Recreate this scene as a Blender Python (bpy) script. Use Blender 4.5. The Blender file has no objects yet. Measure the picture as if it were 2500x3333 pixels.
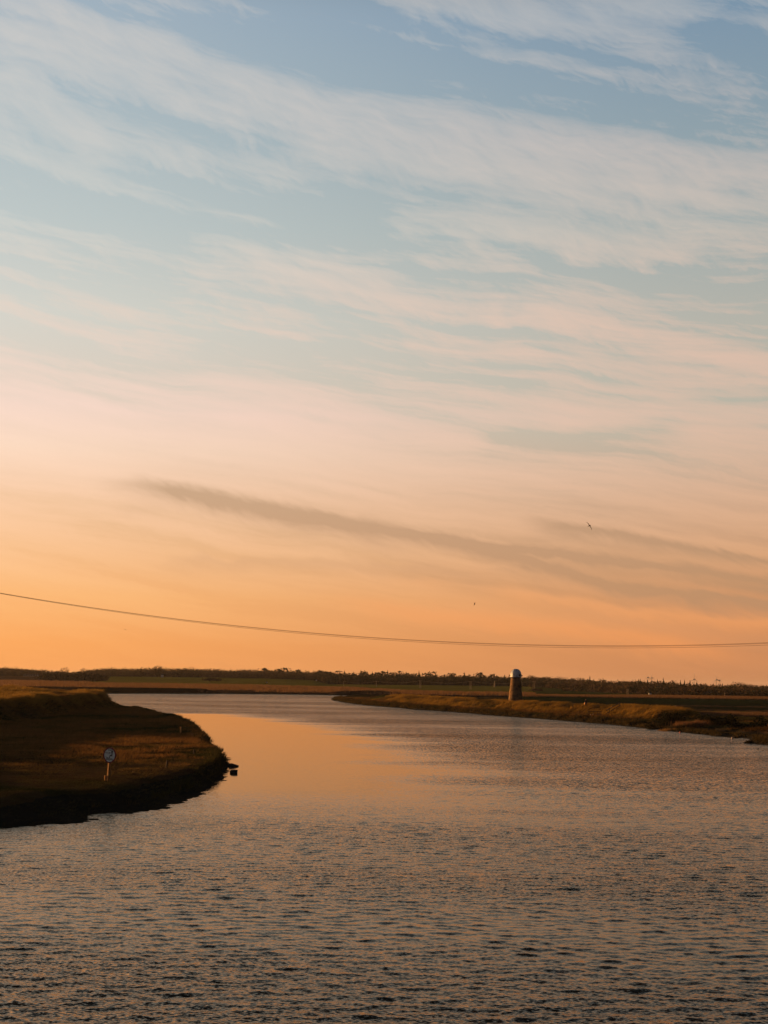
import bpy, math, numpy as np
from mathutils import Matrix, Vector
rng = np.random.default_rng(11)
R = math.radians
C = bpy.context.scene.collection
sc = bpy.context.scene

# ------------------------------------------------------------------ camera
CAMH = 7.0; F = 4630.0
PITCH = R(6.77); ROLL = R(0.8)
CM = Matrix.Rotation(R(90)+PITCH, 3, 'X') @ Matrix.Rotation(ROLL, 3, 'Z')
cam = bpy.data.objects.new('camera', bpy.data.cameras.new('camera'))
C.objects.link(cam); sc.camera = cam
cam.matrix_world = Matrix.Translation((0, 0, CAMH)) @ CM.to_4x4()
cam.data.sensor_fit = 'VERTICAL'; cam.data.sensor_height = 36
cam.data.lens = F/3333*36; cam.data.clip_start = 0.5; cam.data.clip_end = 30000

def ray(px, py): return CM @ Vector((px-1250, 1666.5-py, -F))
def hit(px, py, z=0.0):
    d = ray(px, py); t = (z-CAMH)/d.z
    return Vector((d.x*t, d.y*t, z))
def at(px, py, dist):
    d = ray(px, py); t = dist/d.y
    return Vector((d.x*t, dist, CAMH+d.z*t))
def angs(px, py):
    d = ray(px, py).normalized()
    return math.degrees(math.atan2(d.x, d.y)), math.degrees(math.asin(d.z))
def hor(px):                       # image row of the horizon in that column
    return 1666.5 + F*math.tan(PITCH)/math.cos(ROLL) + (px-1250)*math.tan(ROLL)

# ------------------------------------------------------------------ helpers
def tag(o, label=None, cat=None, group=None, kind=None):
    if label: o['label'] = label
    if cat: o['category'] = cat
    if group: o['group'] = group
    if kind: o['kind'] = kind
    return o
def empty(name, loc, rz=0, **k):
    o = bpy.data.objects.new(name, None); C.objects.link(o)
    o.location = loc; o.rotation_euler = (0, 0, rz); o.empty_display_size = 0.3
    return tag(o, **k)
def link(name, me, mat, parent=None, **k):
    o = bpy.data.objects.new(name, me); C.objects.link(o)
    if mat: me.materials.append(mat)
    if parent: o.parent = parent
    return tag(o, **k)
def mesh_np(name, V, T, col=None, n=3, smooth=False):
    me = bpy.data.meshes.new(name)
    V = np.asarray(V, np.float32).reshape(-1, 3); T = np.asarray(T, np.int32).reshape(-1, n)
    me.vertices.add(len(V)); me.vertices.foreach_set('co', V.ravel())
    me.loops.add(T.size); me.loops.foreach_set('vertex_index', T.ravel())
    me.polygons.add(len(T)); me.polygons.foreach_set('loop_start', np.arange(0, T.size, n, dtype=np.int32))
    me.polygons.foreach_set('loop_total', np.full(len(T), n, np.int32))
    me.update(calc_edges=True)
    if smooth: me.polygons.foreach_set('use_smooth', np.ones(len(T), bool))
    if col is not None:
        a = me.color_attributes.new('col', 'FLOAT_COLOR', 'POINT')
        c = np.ones((len(V), 4), np.float32); c[:, :3] = col
        a.data.foreach_set('color', c.ravel())
    return me
class MB:
    """collects simple solids into one mesh"""
    def __init__(s): s.v = []; s.f = []
    def add(s, v, f):
        b = len(s.v); s.v += [tuple(p) for p in v]; s.f += [tuple(i+b for i in q) for q in f]; return s
    def box(s, c, d, rz=0, M=None):
        hx, hy, hz = d[0]/2, d[1]/2, d[2]/2
        P = [Vector((x*hx, y*hy, z*hz)) for x in (-1, 1) for y in (-1, 1) for z in (-1, 1)]
        m = M or Matrix.Rotation(rz, 3, 'Z')
        return s.add([m @ p + Vector(c) for p in P], [(0,1,3,2),(4,6,7,5),(0,4,5,1),(2,3,7,6),(0,2,6,4),(1,5,7,3)])
    def tube(s, pts, rad, n=8, cap=True):
        pts = [Vector(p) for p in pts]; rad = rad if hasattr(rad, '__len__') else [rad]*len(pts)
        b = []; 
        for i, p in enumerate(pts):
            t = (pts[min(i+1, len(pts)-1)]-pts[max(i-1, 0)]).normalized()
            u = t.cross(Vector((0, 0, 1)) if abs(t.z) < .9 else Vector((1, 0, 0))).normalized(); w = t.cross(u)
            b += [p + (u*math.cos(2*math.pi*k/n) + w*math.sin(2*math.pi*k/n))*rad[i] for k in range(n)]
        f = [(i*n+k, i*n+(k+1) % n, (i+1)*n+(k+1) % n, (i+1)*n+k) for i in range(len(pts)-1) for k in range(n)]
        if cap: f += [tuple(range(n))[::-1], tuple((len(pts)-1)*n+k for k in range(n))]
        return s.add(b, f)
    def lathe(s, prof, n=48, a0=0, wob=None):
        v = []
        for (r, z) in prof:
            for k in range(n):
                a = 2*math.pi*k/n; rr = r*(1+(wob(a, z) if wob else 0))
                v.append((rr*math.cos(a), rr*math.sin(a), z))
        f = [(i*n+k, i*n+(k+1) % n, (i+1)*n+(k+1) % n, (i+1)*n+k) for i in range(len(prof)-1) for k in range(n)]
        f += [tuple(range(n))[::-1], tuple((len(prof)-1)*n+k for k in range(n))]
        return s.add(v, f)
    def beam(s, a, b, w, h):
        a = Vector(a); b = Vector(b); t = (b-a); L = t.length; t.normalize()
        u = t.cross(Vector((0, 0, 1)) if abs(t.z) < .95 else Vector((0, 1, 0))).normalized(); q = u.cross(t)
        return s.box((a+b)/2, (w, L, h), M=Matrix((u, t, q)).transposed())
    def build(s, name, mat, parent=None, smooth=False, **k):
        me = bpy.data.meshes.new(name); me.from_pydata(s.v, [], s.f); me.update()
        if smooth:
            for p in me.polygons: p.use_smooth = True
        return link(name, me, mat, parent, **k)

def _h(i, j, s):
    v = np.sin(i*127.1 + j*311.7 + s*74.7)*43758.5453
    return v - np.floor(v)
def vn(x, y, s=0):
    xi = np.floor(x); yi = np.floor(y); fx = x-xi; fy = y-yi
    fx = fx*fx*(3-2*fx); fy = fy*fy*(3-2*fy)
    a = _h(xi, yi, s); b = _h(xi+1, yi, s); c = _h(xi, yi+1, s); d = _h(xi+1, yi+1, s)
    return a+(b-a)*fx+(c-a)*fy+(a-b-c+d)*fx*fy
def fbm(x, y, s=0, o=4):
    r = 0; A = .5; N = 0
    for k in range(o):
        r = r + A*vn(x*2**k, y*2**k, s+k*3); N += A; A *= .5
    return r/N*2-1                 # about -1..1
def sst(a, b, x):
    t = np.clip((x-a)/(b-a), 0, 1); return t*t*(3-2*t)

# node maths with operators
class S:
    def __init__(s, nt, k): s.nt = nt; s.k = k
    def _m(s, op, *a):
        n = s.nt.nodes.new('ShaderNodeMath'); n.operation = op
        for i, x in enumerate(a):
            if isinstance(x, S): s.nt.links.new(x.k, n.inputs[i])
            else: n.inputs[i].default_value = x
        return S(s.nt, n.outputs[0])
    def __add__(s, o): return s._m('ADD', s, o)
    __radd__ = __add__
    def __sub__(s, o): return s._m('SUBTRACT', s, o)
    def __rsub__(s, o): return s._m('SUBTRACT', o, s)
    def __mul__(s, o): return s._m('MULTIPLY', s, o)
    __rmul__ = __mul__
    def __truediv__(s, o): return s._m('DIVIDE', s, o)
    def pw(s, o): return s._m('POWER', s, o)
    def exp(s): return s._m('EXPONENT', s)
    def max(s, o): return s._m('MAXIMUM', s, o)
    def min(s, o): return s._m('MINIMUM', s, o)
    def clamp(s): return s.max(0.0).min(1.0)
    def ss(s, a, b):
        n = s.nt.nodes.new('ShaderNodeMapRange'); n.interpolation_type = 'SMOOTHSTEP'
        s.nt.links.new(s.k, n.inputs[0])
        for i, x in ((1, a), (2, b)):
            if isinstance(x, S): s.nt.links.new(x.k, n.inputs[i])
            else: n.inputs[i].default_value = x
        return S(s.nt, n.outputs[0])
def vec(nt, x, y, z=0.0):
    n = nt.nodes.new('ShaderNodeCombineXYZ')
    for i, q in enumerate((x, y, z)):
        if isinstance(q, S): nt.links.new(q.k, n.inputs[i])
        else: n.inputs[i].default_value = q
    return n.outputs[0]
def noise(nt, v, scale, detail=3, rough=.5, dist=0):
    n = nt.nodes.new('ShaderNodeTexNoise'); nt.links.new(v, n.inputs['Vector'])
    n.inputs['Scale'].default_value = scale; n.inputs['Detail'].default_value = detail
    n.inputs['Roughness'].default_value = rough; n.inputs['Distortion'].default_value = dist
    return S(nt, n.outputs['Fac'])
def ramp(nt, f, stops):
    n = nt.nodes.new('ShaderNodeValToRGB'); e = n.color_ramp.elements
    while len(e) < len(stops): e.new(.5)
    for q, (p, c) in zip(e, stops): q.position = p; q.color = (*c, 1)
    nt.links.new(f.k, n.inputs[0]); return n.outputs[0]
def mixc(nt, f, a, b, mode='MIX'):
    n = nt.nodes.new('ShaderNodeMix'); n.data_type = 'RGBA'; n.blend_type = mode
    for i, q in ((0, f), (6, a), (7, b)):
        if isinstance(q, S): nt.links.new(q.k, n.inputs[i])
        elif isinstance(q, bpy.types.NodeSocket): nt.links.new(q, n.inputs[i])
        elif isinstance(q, tuple): n.inputs[i].default_value = (*q, 1)
        else: n.inputs[i].default_value = q
    return n.outputs[2]
def lin(c):
    return tuple(((v/255)/12.92 if v/255 <= .04045 else ((v/255+.055)/1.055)**2.4) for v in c)

# ------------------------------------------------------------------ sun + sky
SUN_AZ, SUN_EL = -61.0, 4.3        # degrees: left of the view direction, above the horizon
sl = bpy.data.lights.new('sun', 'SUN'); sl.energy = 5.0; sl.angle = R(.55); sl.color = (1.0, .50, .17)
so = bpy.data.objects.new('sun', sl); C.objects.link(so)
sd = Vector((math.sin(R(SUN_AZ))*math.cos(R(SUN_EL)), math.cos(R(SUN_AZ))*math.cos(R(SUN_EL)), math.sin(R(SUN_EL))))
so.rotation_euler = sd.to_track_quat('Z', 'Y').to_euler(); so.location = (-60, 40, 60)

w = bpy.data.worlds.new('World'); sc.world = w; w.use_nodes = True
nt = w.node_tree; nt.nodes.clear()
tc = nt.nodes.new('ShaderNodeTexCoord'); sp = nt.nodes.new('ShaderNodeSeparateXYZ')
nt.links.new(tc.outputs['Generated'], sp.inputs[0])
X, Y, Z = (S(nt, sp.outputs[i]) for i in range(3))
u = X._m('ARCTAN2', X, Y)*57.29578
v = Z._m('ARCSINE', Z)*57.29578
el = (v.max(0.0)/90.0).pw(0.5)
def T(d): return math.sqrt(max(d, 0)/90)
def rmp(L): return ramp(nt, el, [(T(d), lin(c)) for d, c in L])
cloudL = rmp([(0,(250,160,86)),(1.3,(254,172,98)),(3.2,(255,190,124)),(5,(254,199,150)),(7,(254,208,172)),(9,(255,221,196)),(10.6,(251,219,203)),(14.3,(232,212,197)),(17.9,(215,213,205)),(21.5,(210,207,202)),(26,(214,207,200)),(31,(150,152,158)),(40,(62,66,74)),(90,(16,20,28))])
cloudR = rmp([(0,(204,134,88)),(1.3,(213,142,92)),(3.2,(224,153,102)),(5,(224,168,124)),(7,(222,176,142)),(9,(224,184,157)),(10.6,(224,188,166)),(14.3,(226,192,172)),(17.9,(212,195,181)),(21.5,(210,194,186)),(26,(182,184,186)),(31,(125,128,134)),(40,(54,58,66)),(90,(15,19,27))])
clearL = rmp([(0,(246,156,84)),(1.3,(252,168,94)),(3.2,(252,182,116)),(5,(246,190,138)),(7,(240,196,156)),(9,(234,202,176)),(10.6,(228,208,190)),(14.3,(212,211,202)),(17.9,(188,198,198)),(21.5,(172,187,193)),(26,(156,175,190)),(31,(105,122,136)),(40,(46,54,66)),(90,(14,19,27))])
clearR = rmp([(0,(198,130,86)),(1.3,(204,137,90)),(3.2,(206,144,98)),(5,(198,150,112)),(7,(194,158,130)),(9,(190,172,152)),(10.6,(184,179,163)),(14.3,(180,178,168)),(17.9,(158,170,170)),(21.5,(134,156,167)),(26,(116,144,167)),(31,(88,106,122)),(40,(40,49,62)),(90,(13,18,26))])
ug = u.ss(-17, 15)
ug = ug*.55 + ((u+15.5)/31).clamp()*.45
cloud = mixc(nt, ug, cloudL, cloudR); clear = mixc(nt, ug, clearL, clearR)
# wind-drawn cirrus, laid out in azimuth / elevation
c1, s1 = math.cos(R(-11)), math.sin(R(-11))
ss_ = u*c1 + v*s1; tt = v*c1 - u*s1
wn = noise(nt, vec(nt, u*.12, v*.2), 1.0, 3); wn2 = noise(nt, vec(nt, u*.12+7.3, v*.2+2.1), 1.0, 3)
tw = tt + (wn-.5)*3.2; sw = ss_ + (wn2-.5)*4
nb = noise(nt, vec(nt, sw*.10, tw*.46), 1.0, 6, .56)
c2, s2 = math.cos(R(-27)), math.sin(R(-27))
f1 = u*c2 + v*s2 + (wn2-.5)*3; f2 = v*c2 - u*s2 + (wn-.5)*3
nf = noise(nt, vec(nt, f1*.30, f2*1.1), 1.0, 7, .62, .35)
nl = noise(nt, vec(nt, sw*.045+3, tw*.9), 1.0, 4, .5)
nfi = noise(nt, vec(nt, f1*.8+4, f2*3.6), 1.0, 6, .65, .3)
up = v.ss(9, 17)
def streak(pts, wu, wd, amp, fade=2.0, k=.6):
    """band through image-measured points -> world az/el quadratic"""
    A = np.array([angs(*p) for p in pts]); q = np.polyfit(A[:, 0], A[:, 1], 2 if len(pts) > 2 else 1)
    q = [0]*(3-len(q)) + list(q)
    t = tw*0 + v + (wn-.5)*1.1 + (nf-.5)*.9 - (u*u*q[0] + u*q[1] + q[2])
    g = (t.max(0.0)/wu).pw(2.0) + ((t*-1).max(0.0)/wd).pw(2.0)
    m = (g*-1).exp()
    u0, u1 = min(A[:, 0]), max(A[:, 0])
    if u0 > -14.5: m = m*u.ss(u0-fade*.3, u0+fade)
    if u1 < 14.5: m = m*(1-u.ss(u1-fade, u1+fade*.3))
    return m*(k + (nf*.6+nb*.4)*2*(1-k))*amp
k_ = 2500/1659
P = lambda *a: [(x*k_, y*k_) for x, y in a]
ns1 = noise(nt, vec(nt, (ss_+wn2*2)*.06+11, (tt+(wn-.5)*1.3+(nfi-.5)*.5)*1.15), 1.0, 6, .62)
ns2_ = noise(nt, vec(nt, u*.04+5, (v+u*.10+(wn-.5)*1.6)*2.1), 1.0, 5, .6)
mid_ = v.ss(3, 6)*(1-v.ss(9.5, 12.5)); gap_ = v.ss(11, 14)*(1-v.ss(17.5, 20.5))
D = (nb-.5)*1.7 + .30 + (nf-.5)*1.15*up + (ns1-.5)*2.8 - gap_*.16 + (ns2_-.5)*1.7*(1-v.ss(16,21)) + mid_*.35 + (nfi-.5)*.5*up
D = D + streak(P((0,75),(500,190),(1000,270),(1620,370)), .9, 1.5, .55, 2, .35)
D = D + streak(P((700,330),(1000,320),(1600,385)), .9, 1.6, .30, 2, .3)
D = D + streak(P((800,0),(1100,40),(1500,105)), 2.0, .7, .6, 2, .35)
D = D + streak(P((820,465),(1100,520),(1520,545)), .7, .55, .6, 1.2)
D = D + streak(P((600,555),(1100,655),(1659,790)), .5, .7, .55, 2.5)
D = D + streak(P((0,225),(130,260),(260,320)), .5, .9, .45, 1.5)
D = D + streak(P((370,505),(600,550)), .4, .5, .35, 1.5)
D = D + streak(P((420,880),(700,930),(1000,1010)), .35, 1.6, .45, 3)
D = D + streak(P((0,640),(400,680)), .3, .4, .25, 3)
D = D + streak(P((0,930),(300,900),(800,980)), 1.5, 2.0, .4, 4)
D = D - streak(P((350,60),(900,140),(1250,215),(1659,290)), 1.1, 1.2, .62, 3)
D = D - streak(P((1500,30),(1659,140)), .8, 1.0, .5, 2)
D = D - streak(P((150,385),(600,430),(900,480)), .9, 1.0, .35, 3)
D = D - streak(P((820,600),(1500,590)), .5, .6, .35, 2)
D = D - streak(P((700,590),(1000,630)), .5, .5, .3, 2)
D = D - streak(P((1020,960),(1250,945),(1500,925)), .45, .6, .75, 1.5)
D = D - streak(P((0,420),(500,520)), 1.6, 1.2, .25, 3)
D = 1-(D.max(0.0)*-1.5).exp()
D = D*(1-v.ss(14,20)*.34)+v.ss(14,20)*.07+((nf-.5)*.28+(nfi-.5)*.25)*up*D
sky = mixc(nt, D.clamp(), clear, cloud)
darkL = rmp([(0,(215,135,80)),(4,(214,160,116)),(8,(205,170,138)),(12,(200,185,165)),(30,(120,130,140))])
darkR = rmp([(0,(196,124,78)),(4,(190,144,106)),(8,(192,156,126)),(12,(190,175,155)),(30,(110,125,140))])
dark = mixc(nt, ug, darkL, darkR)
K = streak(P((230,1045),(600,1100),(1000,1165),(1300,1210),(1659,1262)), .26, .52, 1.15, 3.5, .5)
K = K + streak(P((1000,1170),(1300,1250),(1659,1310)), .18, .5, 1.0, 3, .6)
K = K + streak(P((1130,1125),(1400,1175),(1659,1215)), .18, .32, 1.0, 2, .7)
K = K + streak(P((600,1130),(760,1150),(850,1180)), .15, .35, .35, 1.5, .8)
K = K + streak(P((240,1105),(350,1112)), .2, .25, .25, 1.5, .8)
K = K + streak(P((330,1215),(800,1225),(1100,1260)), .2, .35, .3, 2, .8)
K = K - streak(P((1000,1180),(1250,1215),(1659,1268)), .12, .16, .35, 2, .8)
K = K*(.55+ns2_*.9)
K = K + (nl-.55).max(0.0)*1.6*(1-v.ss(5, 11))*u.ss(-13, 3)
sky = mixc(nt, (K*(1-v.ss(9, 12))).clamp(), sky, dark)
hotc = rmp([(0,(250,150,80)),(2,(246,158,92)),(5,(240,175,120)),(30,(220,200,180))])
Hh = streak(P((700,1300),(1050,1340),(1600,1400)), .35, .5, .55, 3, .5) + streak(P((1040,1265),(1300,1310),(1659,1350)), .2, .35, .5, 2, .6) + streak(P((830,1250),(1000,1262)), .12, .2, .2)
sky = mixc(nt, Hh.clamp(), sky, hotc)
# away from the sunset the dome is dim and blue
back = ((u*-1).ss(82, 122)).max(u.ss(18, 62))
sky = mixc(nt, back*.93, sky, lin((38, 46, 62)))
ns = nt.nodes.new('ShaderNodeTexSky'); ns.sky_type = 'NISHITA'; ns.sun_disc = False
ns.sun_elevation = R(SUN_EL); ns.sun_rotation = R(SUN_AZ); ns.dust_density = 2.5
bg = nt.nodes.new('ShaderNodeBackground'); bg.inputs[1].default_value = .08
bg2 = nt.nodes.new('ShaderNodeBackground'); bg2.inputs[1].default_value = .755
nt.links.new(ns.outputs[0], bg.inputs[0]); nt.links.new(sky, bg2.inputs[0])
mx = nt.nodes.new('ShaderNodeMixShader'); mx.inputs[0].default_value = .94
nt.links.new(bg.outputs[0], mx.inputs[1]); nt.links.new(bg2.outputs[0], mx.inputs[2])
wo = nt.nodes.new('ShaderNodeOutputWorld'); nt.links.new(mx.outputs[0], wo.inputs[0])
w.cycles.sampling_method = 'MANUAL'; w.cycles.sample_map_resolution = 1024
sc.view_settings.view_transform = 'Standard'; sc.view_settings.look = 'None'
sc.view_settings.exposure = .474; sc.view_settings.gamma = 1

# ------------------------------------------------------------------ materials
def mat(name, c, rough=.9, spec=.1, scale=3.0, var=.35, bump=0, metal=0, detail=4):
    m = bpy.data.materials.new(name); m.use_nodes = True; t = m.node_tree
    b = t.nodes['Principled BSDF']; b.inputs['Roughness'].default_value = rough
    b.inputs['Specular IOR Level'].default_value = spec; b.inputs['Metallic'].default_value = metal
    tcn = t.nodes.new('ShaderNodeTexCoord')
    n = noise(t, tcn.outputs['Object'], scale, detail, .6)
    lo = tuple(x*(1-var) for x in c); hi = tuple(min(1, x*(1+var)) for x in c)
    t.links.new(ramp(t, n, [(.3, lo), (.7, hi)]), b.inputs['Base Color'])
    if bump:
        bn = t.nodes.new('ShaderNodeBump'); bn.inputs['Distance'].default_value = bump
        t.links.new(n.k, bn.inputs['Height']); t.links.new(bn.outputs[0], b.inputs['Normal'])
    return m
def leafmat(name, trans=.35, var=.5, scale=.6):
    m = bpy.data.materials.new(name); m.use_nodes = True; t = m.node_tree; t.nodes.clear()
    at_ = t.nodes.new('ShaderNodeAttribute'); at_.attribute_name = 'col'
    tcn = t.nodes.new('ShaderNodeTexCoord')
    n = noise(t, tcn.outputs['Object'], scale, 4, .6)*(2*var)+(1-var)
    cc = mixc(t, 1.0, at_.outputs['Color'], vec(t, n, n, n), 'MULTIPLY')
    d = t.nodes.new('ShaderNodeBsdfDiffuse'); tr = t.nodes.new('ShaderNodeBsdfTranslucent')
    t.links.new(cc, d.inputs[0]); t.links.new(cc, tr.inputs[0])
    mxx = t.nodes.new('ShaderNodeMixShader'); mxx.inputs[0].default_value = trans
    t.links.new(d.outputs[0], mxx.inputs[1]); t.links.new(tr.outputs[0], mxx.inputs[2])
    o = t.nodes.new('ShaderNodeOutputMaterial'); t.links.new(mxx.outputs[0], o.inputs[0])
    return m
M_ground = leafmat('marsh ground', 0.0, .55, .35)
M_grass = leafmat('grass blades', .45, .4, .5)
M_wood_far = leafmat('woodland foliage', .1, .35, .05)
M_bark = mat('bark', (.045, .035, .025), scale=2)
M_post = mat('weathered timber', (.22, .16, .10), scale=9, bump=.004)
M_lit = mat('sunlight-tinted timber', (.34, .18, .07), scale=9, bump=.004)  # low sun on the posts is put into this brighter orange tone
M_darkpost = mat('dark wet timber', (.055, .045, .035), scale=7, bump=.004)
M_black = mat('black paint', (.012, .014, .014), .6, .3)
M_signwhite = mat('sign white', (.74, .80, .77), .5, .3, scale=5, var=.1)
M_signred = mat('faded red paint', (.20, .035, .04), .5, .3, scale=6, var=.2)
M_wire = mat('cable', (.05, .04, .03), .6, .3)
M_white = mat('white paint', (.6, .58, .54), .6, .2, var=.12)
M_stone = mat('broken concrete', (.06, .055, .05), .9, .1, scale=5, bump=.02)
M_mud = mat('wet mud', (.05, .043, .033), .45, .35, scale=1.2, var=.35, bump=.03)
M_roof = mat('slate roof', (.06, .055, .055), scale=2)
M_wall = mat('pale house wall', (.28, .24, .2), scale=1)
M_bird = mat('dark feathers', (.03, .025, .02), scale=9)
M_cloth = mat('dark jacket', (.02, .022, .035), scale=8)
M_trous = mat('dark trousers', (.025, .025, .025), scale=8)
M_skin = mat('skin', (.45, .28, .2), .6, .2, var=.08)
M_bag = mat('orange bag cloth', (.62, .30, .12), .7, .1, var=.15)

def brick_mat():
    m = bpy.data.materials.new('tower brick'); m.use_nodes = True; t = m.node_tree; b = t.nodes['Principled BSDF']
    tcn = t.nodes.new('ShaderNodeTexCoord'); s_ = t.nodes.new('ShaderNodeSeparateXYZ'); t.links.new(tcn.outputs['Object'], s_.inputs[0])
    x, y, z = (S(t, s_.outputs[i]) for i in range(3))
    a = x._m('ARCTAN2', x, y)*1.7
    br = t.nodes.new('ShaderNodeTexBrick'); t.links.new(vec(t, a, z), br.inputs['Vector'])
    br.inputs['Scale'].default_value = 1; br.inputs['Brick Width'].default_value = .3; br.inputs['Row Height'].default_value = .11
    br.inputs['Mortar Size'].default_value = .012; br.inputs['Bias'].default_value = -.2
    br.inputs['Color1'].default_value = (.34, .185, .07, 1); br.inputs['Color2'].default_value = (.15, .085, .045, 1); br.inputs['Mortar'].default_value = (.16, .12, .08, 1)
    n = noise(t, tcn.outputs['Object'], 1.3, 6, .7)
    cc = mixc(t, n.ss(.42, .7), br.outputs[0], (.07, .05, .035))
    t.links.new(cc, b.inputs['Base Color']); b.inputs['Roughness'].default_value = .95; b.inputs['Specular IOR Level'].default_value = .1
    bn = t.nodes.new('ShaderNodeBump'); bn.inputs['Distance'].default_value = .05
    t.links.new(noise(t, tcn.outputs['Object'], 5, 4, .7).k, bn.inputs['Height']); t.links.new(bn.outputs[0], b.inputs['Normal'])
    return m
M_brick = brick_mat()
def cap_mat():
    m = bpy.data.materials.new('weathered white cap boards'); m.use_nodes = True; t = m.node_tree; b = t.nodes['Principled BSDF']
    tcn = t.nodes.new('ShaderNodeTexCoord'); s_ = t.nodes.new('ShaderNodeSeparateXYZ'); t.links.new(tcn.outputs['Object'], s_.inputs[0])
    x, y, z = (S(t, s_.outputs[i]) for i in range(3))
    a = x._m('ARCTAN2', x, y)
    n = noise(t, vec(t, a*2.2, z*.5), 2.0, 5, .65)
    cc = ramp(t, n, [(.28, (.16, .18, .19)), (.42, (.42, .45, .45)), (.6, (.74, .75, .72))])
    t.links.new(cc, b.inputs['Base Color']); b.inputs['Roughness'].default_value = .45
    return m
M_cap = cap_mat()

# ------------------------------------------------------------------ terrain
def poly(pts): return np.array([(p[0], p[1]) for p in pts])
def H(px, py, z=0): q = hit(px, py, z); return (q.x, q.y)
A_ = [(-190, 66), (-70, 60), H(-300,2750), H(-120,2725), H(0,2706), H(120,2692), H(230,2680), H(300,2662), H(312,2650), H(360,2646), H(430,2650), H(500,2640), H(560,2620),
      H(620,2594), H(670,2570), H(700,2553), H(712,2533), H(738,2524), H(748,2508), H(744,2498), H(754,2484,.5), H(758,2470,.9), H(748,2449,1), H(730,2432,1), H(700,2412,1),
      H(688,2402,1), H(684,2390,1), H(672,2382,1), H(664,2366,1), H(646,2352,1), H(622,2342,1), H(560,2326,1), H(520,2318,1), H(480,2307,1), H(440,2299,1), H(400,2295,1), H(378,2290,1.2), H(368,2282,1.8), H(350,2272,2),
      (-80, 336), (-120, 345), (-420, 360)]
B_ = [H(1076,2273,.4), H(1090,2281), H(1110,2285), H(1150,2291), H(1200,2297), H(1280,2303), H(1354,2310), H(1450,2316), H(1539,2323), H(1620,2330), H(1701,2336), H(1771,2341), H(1840,2347),
      H(1930,2354), H(2025,2363), H(2120,2373), H(2230,2385), H(2310,2394), H(2372,2401), H(2394,2405), H(2412,2402), H(2428,2404), H(2442,2408), H(2454,2415), H(2464,2422), H(2500,2425), H(2700,2445), H(3200,2500), (400, 120), (900, 400), (900, 740), H(1260,2260,.3), H(1180,2263.5,.3), H(1120,2267,.3)]
C_ = [(-5000, 560), (-900, 600), (-300, 622), H(340,2258), H(500,2258), H(620,2258.2), H(720,2258.5), H(900,2260), H(1100,2263), H(1240,2264.5), (60, 640), (500, 560), (5000, 500), (5000, 12000), (-5000, 12000)]
POOL = [H(2398,2379,.0), H(2420,2377,.0), H(2475,2381,.0), H(2470,2385,.0), H(2440,2384,.0), H(2400,2384,.0)]
def sdf(pts, x, y):
    pts = poly(pts); n = len(pts); d = np.full(x.shape, 1e18); ins = np.zeros(x.shape, bool)
    for i in range(n):
        ax, ay = pts[i]; bx, by = pts[(i+1) % n]; ex, ey = bx-ax, by-ay
        t = np.clip(((x-ax)*ex+(y-ay)*ey)/(ex*ex+ey*ey), 0, 1)
        d = np.minimum(d, (x-ax-ex*t)**2+(y-ay-ey*t)**2)
        if ay != by: ins ^= ((ay > y) != (by > y)) & (x < (bx-ax)*(y-ay)/(by-ay)+ax)
    d = np.sqrt(d); return np.where(ins, d, -d)
def pdist(pts, x, y):
    pts = poly(pts); d = np.full(x.shape, 1e18)
    for i in range(len(pts)-1):
        ax, ay = pts[i]; bx, by = pts[i+1]; ex, ey = bx-ax, by-ay
        t = np.clip(((x-ax)*ex+(y-ay)*ey)/(ex*ex+ey*ey), 0, 1)
        d = np.minimum(d, (x-ax-ex*t)**2+(y-ay-ey*t)**2)
    return np.sqrt(d)
CREST = [H(1262,2263,2.3), H(1360,2268,2.5), H(1470,2274,2.5), H(1663,2284,2.5), H(1840,2291,2.5), H(2017,2297,2.5), H(2107,2305,2.4), H(2190,2315,2.2)]
CREST2 = [(4000, 470)] + [((q-1250)/F*d, d) for q, d in ((2600,490),(1900,496),(1700,540),(1500,620),(1240,682),(1000,664),(600,655),(300,655),(-300,650))] + [(-4000, 600)]
RIDGE = [(-43, 40), (-44.5, 100), (-47, 171), (-49.5, 220), (-52, 270), (-54.5, 303), (-62, 322), (-110, 325), (-420, 330), (-420, 40)]
WOODF = [(-2500,1400),(0,1400),(600,1400),(1030,1400),(1080,1330),(1650,1330),(1760,1260),(1840,1180),(2000,980),(2200,810),(2500,760),(5000,700)]
WOODZ = [(-2500,6.5),(0,6.8),(330,7.4),(600,8.0),(900,7.6),(1030,6.6),(1080,3.2),(1250,3.4),(1650,3.9),(1760,3.4),(1840,2.5),(2000,1.6),(2200,1.1),(2500,1.0),(5000,1)]
def interp(L, q): return np.interp(q, [a for a, b in L], [b for a, b in L])
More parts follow.
